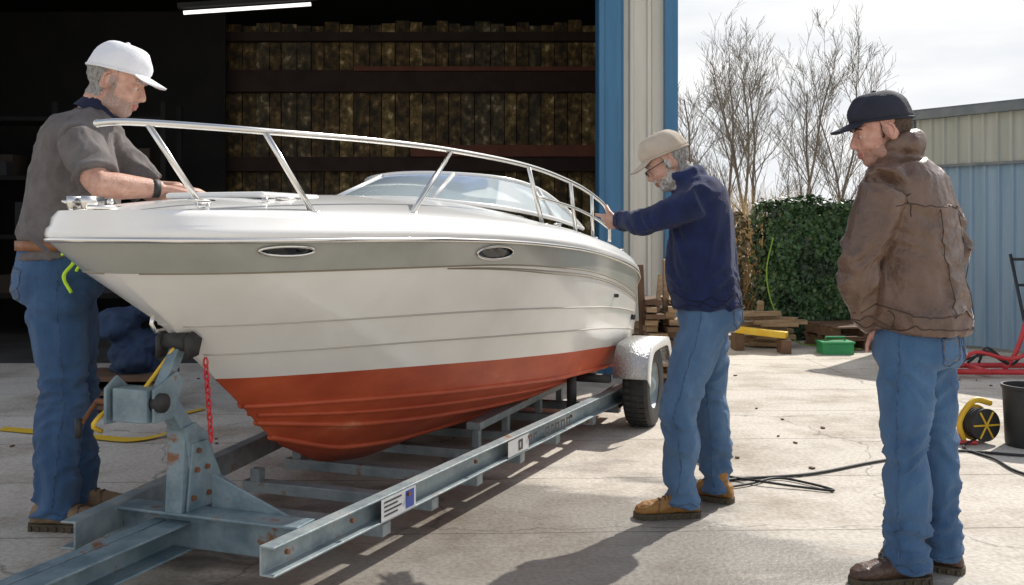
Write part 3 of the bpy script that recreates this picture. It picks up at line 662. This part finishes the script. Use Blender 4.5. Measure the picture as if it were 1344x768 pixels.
rm,gb,jb,f,s,g=man('man_in_navy_hoodie',(-.95,.30),[V((.905,4.57,.93)),V((.905,4.57,1.2)),V((.87,4.56,1.40)),V((.80,4.555,1.515))],
 [(-.0,.178,.164,.004),(.06,.182,.166,.008),(.2,.180,.163,.03),(.38,.170,.157,.03),(.55,.172,.148,.012),(.72,.18,.142,.0),(.86,.165,.115,-.01),(.95,.11,.085,0),(1,.075,.07,0)],
 [(V((.865,4.49,.88)),V((.745,4.45,.475)),V((.765,4.47,.1)),(-1,-.08)),(V((.92,4.65,.88)),V((.935,4.69,.475)),V((.975,4.73,.1)),(-.85,.5))],
 armsM,V((.715,4.56,1.605)),176,30,.98,1.02,ms,jw=(.160,.140),hood=1,glasses=True,foldamp=.014,seed=1,beard=white_beard)
bm=NB(); a=armsM[0]; hand(bm,a[2]+V((-.005,.01,0)),V((-.42,.85,-.02)),V((-.6,-.3,.75)),V((-.3,-.3,.6)),1.05,curl=(.08,.35,.5,.6)); fin(bm,'hand',skin,rm,remesh=.004,sm=2)
bm=NB()
hipM=V((.905,4.57,.93))
for dz in(.01,.065):
    n=28; surfline(bm,gb,[hipM+V((0,0,dz))+s*.25*math.cos(2*math.pi*i/n)+f*.25*math.sin(2*math.pi*i/n) for i in range(n+1)],.0022,0,2)
for sh_,e,wr in armsM[:1]:
    p=e.lerp(wr,.84); t=(wr-e).normalized(); x=t.orthogonal().normalized(); y=t.cross(x); n=16
    surfline(bm,gb,[p+x*.1*math.cos(2*math.pi*i/n)+y*.1*math.sin(2*math.pi*i/n) for i in range(n+1)],.0022,0,2)
fin(bm,'hoodie_seam',darkst,rm)
ms=dict(jeans=den3,top=leather,st=stitch,skin=skin2,cap=capb,boot=bootb,sole=solem,gname='leather_jacket')
armsR=[(V((1.345,3.575,1.445)),V((1.235,3.56,1.16)),V((1.345,3.68,.945))),(V((1.615,3.855,1.445)),V((1.735,3.86,1.18)),V((1.58,3.90,.95)))]
hipR=V((1.52,3.72,.885))
rr_,gb,jb,f,s,g=man('man_in_leather_jacket',(-.75,.66),[hipR,V((1.525,3.72,1.15)),V((1.49,3.72,1.40)),V((1.435,3.72,1.56))],
 [(.04,.212,.180,.0),(.1,.213,.178,.0),(.25,.210,.170,.01),(.45,.208,.163,.01),(.62,.208,.157,.0),(.78,.2,.142,-.005),(.88,.175,.118,-.01),(.95,.13,.095,0),(1,.09,.085,0)],
 [(V((1.46,3.65,.84)),V((1.435,3.625,.475)),V((1.455,3.645,.1)),(-.97,-.12)),(V((1.58,3.78,.84)),V((1.615,3.79,.475)),V((1.63,3.775,.1)),(-.82,.55))],
 armsR,V((1.378,3.70,1.662)),178,14,1.0,1.06,ms,jw=(.18,.15),hood=2,beard=stubble2,foldamp=.016,sl=(.088,.074,.058),seed=9,hairm=brown_hair)
bm=NB()
for dz in(.05,.11):
    n=28; surfline(bm,gb,[hipR+V((0,0,dz))+s*.3*math.cos(2*math.pi*i/n)+f*.3*math.sin(2*math.pi*i/n) for i in range(n+1)],.0024,0,2)
surfline(bm,gb,[V((1.35,3.5,1.38)),V((1.6,3.5,1.39)),V((1.8,3.8,1.38))],.0022,0,20)
for u0 in(.25,-.25):
    surfline(bm,gb,[hipR-f*.3+s*u0*.6+V((0,0,.1)),V((1.5,3.72,1.38))-f*.3+s*u0*.7],.002,0,20)
for sh_,e,wr in armsR:
    p=e.lerp(wr,.84); t=(wr-e).normalized(); x=t.orthogonal().normalized(); y=t.cross(x); n=16
    surfline(bm,gb,[p+x*.1*math.cos(2*math.pi*i/n)+y*.1*math.sin(2*math.pi*i/n) for i in range(n+1)],.0022,0,2)
    surfline(bm,gb,[sh_+f*.1+V((0,0,.1)),sh_+s*.02,sh_-f*.1-V((0,0,.02)),sh_-f*.1-V((0,0,.1))] ,.002,0,10)
fin(bm,'jacket_seam',brownst,rr_)
bm=NB(); hand(bm,armsR[0][2]+V((.02,.01,-.01)),V((.35,.1,-1)),-f,f,.9); fin(bm,'hand_in_pocket',skin2,rr_,remesh=.004,sm=2)
ms=dict(jeans=den1,top=shirt,st=stitch,skin=skin,cap=capw,boot=boott,sole=solem,gname='polo_shirt')
hipL=V((-1.985,4.36,1.10)); SL=1.16
armsL=[(V((-1.86,4.57,1.67)),V((-1.66,4.62,1.46)),V((-1.50,4.44,1.475))),(V((-1.80,4.13,1.66)),V((-1.66,3.98,1.475)),V((-1.465,4.14,1.465)))]
rl,gb,jb,f,s,g=man('man_in_grey_polo_shirt',(.93,.37),[hipL,V((-1.985,4.36,1.35)),V((-1.92,4.355,1.62)),V((-1.835,4.35,1.80))],
 [(.09,.168,.160,.005),(.2,.172,.168,.02),(.38,.172,.170,.035),(.55,.174,.160,.02),(.72,.18,.15,0),(.85,.165,.12,-.01),(.94,.11,.085,0),(1,.07,.066,0)],
 [(V((-2.01,4.46,1.03)),V((-1.975,4.50,.58)),V((-1.995,4.53,.11)),(1,.05)),(V((-1.955,4.26,1.03)),V((-1.925,4.26,.58)),V((-1.985,4.29,.11)),(1,-.05))],
 armsL,V((-1.735,4.35,1.945)),4,20,SL,1.22,ms,jw=(.165*SL,.155*SL),short=True,foldamp=.014,sl=(.080,.062,.05),seed=21,beard=stubble)
for k,(sh_,e,wr) in enumerate(armsL):
    bm=NB(); limb(bm,[sh_.lerp(e,.5),e.lerp(sh_,.15),e,e.lerp(wr,.3),wr.lerp(e,.15),wr],[.058*SL,.052*SL,.05*SL,.048*SL,.034*SL,.030*SL],side=V((0,0,1)),n=16)
    hand(bm,wr,(V((.75,.35,-.1)) if k else V((.95,-.25,-.1))),V((0,-.3,1)),(V((-.35,.9,.1)) if k else V((-.2,-1,0))),1.12,curl=(.35,.4,.45,.5))
    fin(bm,'forearm_and_hand',skin,rl,remesh=.0048,sm=3)
bm=NB(); a=armsL[1]; p=a[2].lerp(a[1],.12); t=(a[2]-a[1]).normalized(); tube(bm,[p-t*.016,p+t*.016],.040,18); fin(bm,'wrist_watch',black,rl)
bm=NB(); c=hipL+V((0,0,.105))
ringed(bm,[ering(c+V((0,0,z)),s*(.165*SL+.004),f*(.155*SL+.004),32,2.3) for z in(0,.042)])
fin(bm,'belt',brassm,rl)
bm=NB(); nb=V((-1.835,4.35,1.80)); hp=V((-1.735,4.35,1.945)); dv=(hp-nb).normalized(); x=s; y=dv.cross(s)
R_=[ering(nb+dv*k,x*r_,y*r_,24) for k,r_ in((-.01,.098),(.03,.085),(.06,.078),(.062,.072),(.03,.075))]
ringed(bm,R_,cap=False); fin(bm,'polo_collar',navyc,rl)
bm=NB(); c=hipL-s*(.222)+f*.045
tube(bm,cat([c+V((0,0,.12)),c+V((.02,-.01,.06)),c+V((-.02,-.015,.0)),c+V((.01,-.01,-.07))],5),.008,6); tube(bm,cat([c+V((.02,0,.12)),c+V((.06,-.01,.08)),c+V((.03,-.01,.02))],5),.007,6); tube(bm,cat([c+V((-.03,-.01,.09)),c+V((.0,-.02,.10)),c+V((.05,-.01,.07))],5),.007,6)
fin(bm,'neon_lanyard',neon,rl)
# ------------------------------------------------------------------ workshop building
ws=root('workshop_building',(-2.5,9,0))
creamclad=mat('cream_cladding',(.56,.53,.45),(.66,.63,.55),scale=2,rough=.5,stretch=(3,3,.3))
bluesteel=mat('blue_door_frame',(.03,.13,.25),(.045,.17,.31),scale=3,rough=.45,stretch=(3,3,.3))
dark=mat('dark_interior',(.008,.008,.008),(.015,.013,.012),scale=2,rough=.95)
FY=9.0
bm=NB(); corr(bm,(1.0,FY,0),(1.38,FY,0),.15,6,.16,.025); corr(bm,(-9,FY,0),(-6.2,FY,0),.15,6,.2,.03); corr(bm,(-6.2,FY+.02,0),(1.0,FY+.02,0),4.6,6,.2,.03)
corr(bm,(1.48,FY,0),(1.48,FY+8,0),.0,6,.2,.03,nrm=V((1,0,0))); fin(bm,'wall_cladding',creamclad,ws,smooth=False)
bm=NB(); box(bm,(.87,FY-.02,2.3),(.20,.34,4.6)); box(bm,(.985,FY-.06,3),(.035,.12,6)); box(bm,(1.435,FY-.02,3),(.12,.14,6.02)); box(bm,(-6.3,FY-.02,2.3),(.25,.34,4.6)); box(bm,(-2.7,FY-.03,4.68),(7.4,.2,.2))
box(bm,(.795,FY-.10,2.3),(.045,.24,4.58))
fin(bm,'door_frame',bluesteel,ws,smooth=False,bevel=.006)
bm=NB(); box(bm,(1.19,FY+.05,.08),(.38,.2,.16)); fin(bm,'plinth',mat('plinth',(.2,.19,.18),(.3,.29,.27),scale=8,rough=.9),ws,smooth=False)
bm=NB(); box(bm,(-3.7,13,6.05),(10.6,8.3,.1)); box(bm,(-9,13,3),(.1,8,6)); box(bm,(1.40,13.1,3),(.06,7.9,6)); box(bm,(-3.8,17.05,3),(10.4,.1,6))
for y in range(10,17,2): box(bm,(-3.8,y,5.3),(10.3,.2,.35))
for x in range(-8,2,2): box(bm,(x,13,5.6),(.1,7.9,.2))
box(bm,(-5.6,13.5,2.1),(3.4,.05,4.3))
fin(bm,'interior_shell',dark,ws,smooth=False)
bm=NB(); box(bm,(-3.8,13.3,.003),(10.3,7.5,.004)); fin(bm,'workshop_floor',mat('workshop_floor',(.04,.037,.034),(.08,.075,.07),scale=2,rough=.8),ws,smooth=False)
pm=[mat('plank_%d'%i,a,b,scale=6,rough=.75,stretch=(1.5,1.5,1.2),bump=.3,bscale=20,c3=c,lo=.42,hi=.58) for i,(a,b,c) in enumerate((((.05,.03,.010),(.20,.125,.035),(.6,.46,.22)),((.03,.02,.008),(.13,.08,.025),(.3,.2,.09)),((.07,.048,.015),(.26,.175,.06),(.65,.52,.28)),((.04,.03,.016),(.13,.095,.045),(.4,.32,.2))))]
bm=NB(); x=-4.2
while x<1.35:
    wd=random.uniform(.16,.24)
    mi=random.choice([0,1,1,2,3]) if x>-2.6 else random.choice([1,3,1])
    box(bm,(x+wd/2,14.0+random.uniform(-.01,.01),2.2),(wd-.012,.03,4.0+random.uniform(-.1,.1)),mi); x+=wd
fin(bm,'plank_partition',pm,ws,smooth=False)
bm=NB()
for z,h in((1.0,.2),(2.2,.20),(3.36,.30),(3.98,.12)): box(bm,(-1.5,13.88,z),(5.7,.14,h))
box(bm,(-.1,13.80,2.38),(2.6,.1,.16),1); box(bm,(-.5,13.79,3.52),(3.4,.1,.06),1)
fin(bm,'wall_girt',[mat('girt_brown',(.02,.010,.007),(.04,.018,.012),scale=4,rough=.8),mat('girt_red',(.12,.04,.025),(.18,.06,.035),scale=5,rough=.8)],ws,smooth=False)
bm=NB(); tube(bm,[(-3.35,10.1,3.50),(-2.1,10.35,3.645)],.020,10); fin(bm,'fluorescent_tube',mat('tube_light',(.9,.9,.9),emit=((1,.97,.92),1.3)),ws)
bm=NB(); box(bm,(-2.72,10.22,3.64),(1.4,.1,.05),0,Matrix.Rotation(.19,4,'Z')@Matrix.Rotation(-.11,4,'Y')); fin(bm,'light_batten',dark,ws,smooth=False)
sh=root('storage_shelf',(-5.2,12,0)); bm=NB()
for z in(.5,1.2,1.9,2.6): box(bm,(-5.4,12,z),(2.6,.6,.05))
for x in(-6.7,-5.4,-4.12): 
    for y in(11.72,12.28): box(bm,(x,y,1.4),(.06,.06,2.8))
for i in range(22):
    z=random.choice([.53,1.23,1.93]); h=random.uniform(.15,.45); box(bm,(random.uniform(-6.5,-4.3),12+random.uniform(-.1,.1),z+h/2),(random.uniform(.15,.4),.35,h),random.randint(1,3))
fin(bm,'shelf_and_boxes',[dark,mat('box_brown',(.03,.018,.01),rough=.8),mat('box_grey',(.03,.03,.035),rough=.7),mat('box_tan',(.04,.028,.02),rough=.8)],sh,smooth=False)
tp=root('blue_tarpaulin_pile',(-2.75,7.2,0)); bm=NB()
for i in range(9): sph(bm,V((-2.78+random.uniform(-.13,.13),7.2+random.uniform(-.15,.15),.28+i*.055)),(random.uniform(.1,.2),.18,random.uniform(.06,.1)),u=14,v=10)
o=fin(bm,'tarpaulin',mat('blue_tarp',(.010,.024,.06),(.02,.045,.10),scale=6,rough=.8),tp,remesh=.02,sm=2); folds(o,.02,fx=14,fz=12)
bm=NB()
for z in(.02,.12,.22): box(bm,(-2.8,7.2,z+.02),(.6,.5,.03))
for x in(-.27,0,.27): box(bm,(-2.8+x,7.2,.12),(.06,.46,.18))
fin(bm,'crate',woodd,tp,smooth=False)
bm=NB(); pts=cat([V((-3.3,6.4,.006)),V((-2.68,6.16,.012)),V((-2.3,6.05,.01)),V((-2.15,6.3,.02)),V((-2.32,6.75,.01)),V((-2.2,7.1,.01))],8)
ringed(bm,[[p+V((0,-.05,0)),p+V((0,.05,.004))] for p in pts],cap=False,loop=False); fin(bm,'yellow_ratchet_strap',yellow)
# ------------------------------------------------------------------ hedge and walls
leafm=[mat('ivy_leaf_%d'%i,a,b,scale=4,rough=.45) for i,(a,b) in enumerate((((.022,.058,.018),(.032,.078,.024)),((.04,.095,.028),(.055,.125,.035)),((.012,.03,.01),(.02,.045,.014)),((.09,.13,.045),(.12,.15,.055))))]
brownleaf=[mat('dry_leaf_%d'%i,a,b,scale=4,rough=.7) for i,(a,b) in enumerate((((.12,.09,.04),(.16,.12,.06)),((.05,.045,.02),(.07,.06,.03)),((.2,.15,.08),(.24,.19,.1)),((.04,.07,.02),(.06,.09,.03))))]
def hedge(name,x0,x1,y0,y1,h,n,mats,core,ls=.035):
    r=root(name,((x0+x1)/2,(y0+y1)/2,0)); bm=NB()
    for i in range(n):
        fc=random.random()
        if fc<.64: p=V((random.uniform(x0,x1),y0,random.uniform(0,h)));nn=V((0,-1,.15))
        elif fc<.82: p=V((random.uniform(x0,x1),random.uniform(y0,y1),h)); nn=V((0,0,1))
        else: p=V((random.choice([x0,x1]),random.uniform(y0,y1),random.uniform(0,h))); nn=V((math.copysign(1,p.x-(x0+x1)/2),0,.1))
        bump=noise.noise(p*2.3)*.12+noise.noise(p*6)*.06
        p=p+nn*(bump+random.uniform(-.05,.03)+(random.uniform(0,.06) if random.random()<.05 else 0)); p.z=max(.02,p.z)
        nn=(nn+V((random.uniform(-.8,.8),random.uniform(-.8,.8),random.uniform(-.6,.8)))).normalized()
        a=nn.orthogonal().normalized(); a=Matrix.Rotation(random.uniform(0,6.28),3,nn)@a; b=nn.cross(a); l=ls*random.uniform(.6,1.4)
        fce=bm.faces.new([bm.verts.new(q) for q in(p-a*l,p-b*l*.7+nn*l*.15,p+a*l,p+b*l*.7+nn*l*.15)])
        fce.material_index=2 if noise.noise(p*3+V((5,0,0)))<-.12 and random.random()<.7 else random.choice([0,0,1,1,2,3] if random.random()<.4 else [0,1])
    fin(bm,'leaves',mats,r,smooth=False,recalc=False)
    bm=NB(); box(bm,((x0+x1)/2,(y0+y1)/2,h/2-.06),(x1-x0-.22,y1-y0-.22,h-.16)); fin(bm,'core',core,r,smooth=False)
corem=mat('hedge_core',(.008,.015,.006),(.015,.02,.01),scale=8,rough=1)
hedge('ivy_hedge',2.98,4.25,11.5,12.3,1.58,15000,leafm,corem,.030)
hedge('dry_creeper_fence',1.7,2.95,12.6,12.9,1.45,4000,brownleaf,mat('fence_core',(.06,.045,.03),rough=1),.03)
def twigs(name,base,n,h,spread,m,r0=.006):
    bm=NB()
    for i in range(n):
        b=base+V((random.uniform(-spread,spread),random.uniform(-.5,.5),0)); d=V((random.uniform(-.35,.35),random.uniform(-.3,.3),1)).normalized(); p=b; pts=[p]
        for k in range(4): d=(d+V((random.uniform(-.2,.2),random.uniform(-.2,.2),.05))).normalized(); p=p+d*h/4*random.uniform(.6,1.1); pts.append(p)
        tube(bm,pts,[r0,r0*.8,r0*.6,r0*.4,r0*.2],3)
    return fin(bm,name,m)
twigs('dry_shrub',V((3.5,14.5,0)),650,2.05,.75,mat('straw_twig',(.45,.32,.16),(.55,.40,.2),scale=5,rough=.9),.009)
# ------------------------------------------------------------------ bare trees
bark=mat('bark',(.13,.11,.085),(.21,.18,.14),scale=12,rough=.9,bump=.4)
def tree(base,h,seed):
    rnd=random.Random(seed); bm=NB()
    def grow(p,d,l,r,lev):
        n=6 if lev<1 else (5 if lev<2 else 3); pts=[p]; rs=[r]; q=p; dd=d.copy()
        for k in range(n):
            dd=(dd+V((rnd.uniform(-.16,.16),rnd.uniform(-.16,.16),.05 if lev else .02))).normalized(); q=q+dd*l/n; pts.append(q); rs.append(max(.0028,r*(1-.7*(k+1)/n)))
        tube(bm,pts,rs,6 if lev<2 else 3,cap=False)
        if lev>=3: return
        nb={0:14,1:8,2:6}[lev]
        for k in range(nb):
            u_=rnd.uniform(.2 if lev==0 else .12,1); i=min(n-1,int(u_*n)); pp=pts[i].lerp(pts[i+1],u_*n-i)
            t=(pts[i+1]-pts[i]).normalized(); o=t.orthogonal().normalized(); o=Matrix.Rotation(rnd.uniform(0,6.28),3,t)@o
            nd=(t*rnd.uniform(.8,1.2)+o*rnd.uniform(.45,.9)+V((0,0,.22))).normalized()
            grow(pp,nd,l*rnd.uniform(.30,.50)*(1.15-.6*u_ if lev==0 else 1),max(.0038,rs[i]*rnd.uniform(.3,.5)),lev+1)
    grow(base,V((0,0,1)),h,h*.007+.010,0)
    fin(bm,'bare_tree',bark)
for i,(x,y,h) in enumerate(((3.2,18,3.7),(3.8,17,3.9),(4.5,18,4.2),(5.2,18.5,4.2),(5.9,18.5,4.1),(4.2,20.5,4.6),(5.2,21,4.7),(6.3,21,4.3),(6.6,19.5,3.6))): tree(V((x,y,0)),h,100+i)
bm=NB(); rnd=random.Random(5)
for i in range(1200):
    x=rnd.uniform(-60,90); y=70+rnd.uniform(-4,4); h=2.6+1.6*noise.noise(V((x*.08,0,0)))+rnd.uniform(-.5,.8)
    tube(bm,[(x,y,0),(x+rnd.uniform(-.5,.5),y,h*.6),(x+rnd.uniform(-1,1),y,h)],[.28,.2,.04],3,cap=False)
fin(bm,'distant_treeline',mat('treeline',(.16,.14,.12),(.2,.18,.16),scale=1,rough=1))
# ------------------------------------------------------------------ metal shed on the right
sb=root('metal_shed',(6,10.5,0)); A=V((4.55,11.20,0)); d=V((.5766,-.817,0)); Bp=A+d*5; nr=V((-.817,-.5766,0)); back=-nr
bluecl=mat('shed_blue_cladding',(.20,.30,.40),(.27,.38,.48),scale=2,rough=.5,stretch=(3,3,.3))
gcl=mat('shed_cream_cladding',(.36,.37,.33),(.45,.45,.40),scale=2,rough=.55,stretch=(3,3,.3))
bm=NB(); corr(bm,A,Bp,.04,1.97,.15,.028,0,nr); corr(bm,A+nr*.03,Bp+nr*.03,2.0,2.52,.15,.028,1,nr); corr(bm,A+back*4,A,.04,2.5,.15,.028,1,-d)
fin(bm,'wall_cladding',[bluecl,gcl],sb,smooth=False)
bm=NB(); beam(bm,A+V((0,0,1.985))+nr*.02,Bp+V((0,0,1.985))+nr*.02,.08,.03); beam(bm,A-d*.1+V((0,0,2.56))+nr*.05,Bp+V((0,0,2.56))+nr*.05,.14,.09)
ringed(bm,[[A-d*.12+V((0,0,2.61)),Bp+V((0,0,2.61)),Bp+V((0,0,2.64)),A-d*.12+V((0,0,2.64))],[p+back*4 for p in(A-d*.12+V((0,0,2.63)),Bp+V((0,0,2.63)),Bp+V((0,0,2.66)),A-d*.12+V((0,0,2.66)))]])
beam(bm,A+nr*.02+V((0,0,0)),A+nr*.02+V((0,0,2.5)),.07,.07,0,up=d)
fin(bm,'roof_and_trim',mat('shed_trim',(.12,.14,.155),(.18,.2,.21),scale=5,rough=.6),sb,smooth=False)
# ------------------------------------------------------------------ yard clutter
def pallet(name,c,ang,n=1,m=woodm):
    r=root(name,c); bm=NB(); Rz=Matrix.Rotation(ang,4,'Z'); c=V(c)
    for k in range(n):
        z=k*.13
        for i in range(5): box(bm,c+Rz@V((0,-.3+i*.15,z+.115)),(.8,.1,.018),0,Rz)
        for i in(-.36,0,.36): box(bm,c+Rz@V((i,0,z+.06)),(.09,.6,.085),0,Rz)
        for i in(-.3,0,.3): box(bm,c+Rz@V((0,i,z+.009)),(.8,.09,.018),0,Rz)
    fin(bm,'slats',m,r,smooth=False)
pallet('timber_pallet',(3.75,10.9,0),.2,2,woodd)
ts_=root('timber_offcut_stack',(2.9,10.8,0)); bm=NB()
for i in range(16): box(bm,V((2.75+random.uniform(-.2,.2),10.9+random.uniform(-.2,.25),.04+i*.022)),(random.uniform(.3,.6),.1,.045),0,Matrix.Rotation(random.uniform(-.5,.5),4,'Z'))
box(bm,V((2.75,11.0,.25)),(.06,.06,.5),0,Matrix.Rotation(.2,4,'X'))
fin(bm,'offcuts',woodm,ts_,smooth=False)
bm=NB(); beam(bm,(2.40,10.6,.22),(2.86,10.3,.19),.10,.07); fin(bm,'yellow_steel_beam',yellow,smooth=False,bevel=.01)
bm=NB(); box(bm,(2.42,10.62,.09),(.1,.2,.17)); box(bm,(2.84,10.34,.075),(.1,.2,.14)); fin(bm,'support_block',woodd,smooth=False)
bm=NB(); c=V((3.36,10.3,0)); box(bm,c+V((0,0,.055)),(.32,.22,.11)); box(bm,c+V((0,0,.122)),(.34,.24,.02)); tube(bm,[c+V((-.1,0,.125)),c+V((-.1,0,.17)),c+V((.1,0,.17)),c+V((.1,0,.125))],.012,8)
fin(bm,'green_tool_box',greenp,smooth=False,bevel=.012)
bm=NB(); tube(bm,cat([V((2.98,11.3,1.2)),V((2.90,11.28,.8)),V((2.96,11.2,.4)),V((3.15,11.0,.05)),V((3.5,10.8,.02)),V((3.7,10.5,.02))],6),.008,6); fin(bm,'garden_hose',mat('hose_green',(.2,.33,.03),rough=.5))
tb=root('timber_stack',(1.25,8.3,0)); bm=NB()
for i in range(26): 
    z=.04+(i//2)*.055; box(bm,V((1.13+(i%2)*.17+random.uniform(-.04,.04),8.3+random.uniform(-.1,.1),z)),(random.uniform(.08,.16),.5,random.uniform(.03,.05)),random.choice([0,0,1]),Matrix.Rotation(random.uniform(-.2,.2),4,'Z'))
box(bm,V((1.28,8.25,.52)),(.05,.05,1.05),0,Matrix.Rotation(.06,4,'X')); box(bm,V((1.08,8.2,.5)),(.05,.05,1.0),1,Matrix.Rotation(-.04,4,'Y')); box(bm,V((1.18,8.15,.46)),(.035,.03,.92),0,Matrix.Rotation(.09,4,'Y'))
fin(bm,'timber_length',[woodm,woodd],tb,smooth=False)
ht=root('red_engine_hoist',(4.3,8.8,0)); bm=NB(); c=V((4.25,8.75,0))
tube(bm,[c+V((-.45,-.1,.05)),c+V((.6,-.15,.05))],.025,8); tube(bm,[c+V((-.35,.3,.05)),c+V((.7,.3,.05))],.025,8); tube(bm,[c+V((-.1,-.15,.05)),c+V((-.1,.3,.05))],.025,8)
tube(bm,cat([c+V((.1,0,.05)),c+V((.22,0,.25)),c+V((.33,0,.65)),c+V((.42,.1,1.0))],5),.022,8); tube(bm,[c+V((.35,-.1,.05)),c+V((.36,0,.6))],.018,8)
tube(bm,cat([c+V((-.4,-.1,.08)),c+V((-.2,-.1,.22)),c+V((.1,-.1,.16)),c+V((.35,-.1,.25))],5),.018,8)
fin(bm,'frame',redp,ht)
bm=NB()
for dx,dy in((-.42,-.1),(-.32,.3),(.5,-.15),(.62,.3)): tube(bm,[c+V((dx,dy-.02,.045)),c+V((dx,dy+.02,.045))],.045,14)
for i in range(3): tube(bm,cat([c+V((-.35+.1*i,-.05,.12)),c+V((-.1,-.1,.2+.03*i)),c+V((.15,.0,.1)),c+V((.3,.1,.16))],5),.012,6)
fin(bm,'castor_and_hose',black,ht)
ld=root('step_ladder',(5.05,9.2,0)); bm=NB()
for a in(0,.35): tube(bm,[(5.0+a,9.5,0),(4.88+a,9.7,1.05)],.016,8)
for k in range(4): tube(bm,[(4.98-k*.03,9.53+k*.05,.25+k*.25),(5.33-k*.03,9.53+k*.05,.25+k*.25)],.014,8)
fin(bm,'ladder_frame',mat('dark_metal',(.04,.045,.05),rough=.5,metal=.5),ld)
bm=NB(); c=V((3.10,5.93,0)); R_=[]
for r_,z in((.13,.0),(.135,.02),(.15,.34),(.158,.345),(.158,.365),(.147,.365),(.128,.03)): R_.append(ering(c+V((0,0,z)),V((r_,0,0)),V((0,r_,0)),28))
ringed(bm,R_); fin(bm,'black_bucket',black,angle=50)
cr_=root('yellow_cable_reel',(2.88,6.05,0)); c=V((2.84,6.02,.115)); bm=NB(); ax=V((.25,-.97,0)).normalized(); sd_=V((.97,.25,0))
tube(bm,[c-ax*.06,c-ax*.045],.11,24,0); tube(bm,[c+ax*.045,c+ax*.06],.10,24,1); tube(bm,[c-ax*.045,c+ax*.045],.075,20,1)
for i in range(6): 
    a=i*math.pi/3; tube(bm,[c+ax*.064,c+ax*.064+(sd_*math.cos(a)+V((0,0,math.sin(a))))*.09],.006,6,0)
n=20
for k in range(4): tube(bm,[c+ax*(-.03+.02*k)+(sd_*math.cos(2*math.pi*i/n)+V((0,0,math.sin(2*math.pi*i/n))))*.085 for i in range(n+2)],.011,6,1,cap=False)
tube(bm,cat([c+sd_*-.11-V((0,0,.10)),c+sd_*-.14+V((0,0,.02)),c+sd_*-.04+V((0,0,.14)),c+sd_*.08+V((0,0,.12))],5),.018,8,0)
box(bm,c+V((-.19,.0,-.085)),(.12,.08,.05),2); box(bm,c+V((-.27,.03,-.09)),(.07,.05,.04),2); tube(bm,[c+V((-.22,-.05,-.1)),c+V((-.05,-.08,-.1))],.012,8,2)
fin(bm,'reel',[yellow,black,redp],cr_,angle=40)
bm=NB()
tube(bm,cat([V(p) for p in((1.02,4.95,.01),(1.13,5.09,.01),(1.55,5.2,.01),(1.96,5.45,.01),(2.29,5.63,.01),(2.58,5.75,.01),(2.95,5.62,.01),(3.6,5.5,.01))],8),.008,6)
tube(bm,cat([V(p) for p in((1.0,4.9,.01),(1.2,5.0,.012),(1.37,5.12,.01),(1.50,5.02,.01),(1.585,4.88,.01),(1.45,4.93,.012),(1.25,5.02,.02),(1.1,5.2,.01),(1.0,5.6,.01))],8),.007,6)
tube(bm,cat([V(p) for p in((2.8,5.98,.03),(2.66,5.83,.01),(2.70,5.54,.01),(2.72,5.15,.01),(3.2,4.7,.01))],8),.008,6)
fin(bm,'black_power_cable',black)
bm=NB()
for i in range(60): box(bm,V((random.uniform(-3.2,4.2),random.uniform(5,11),.006)),(random.uniform(.01,.04),random.uniform(.01,.02),.008),0,Matrix.Rotation(random.uniform(0,3),4,'Z'))
fin(bm,'ground_debris',woodd,smooth=False)
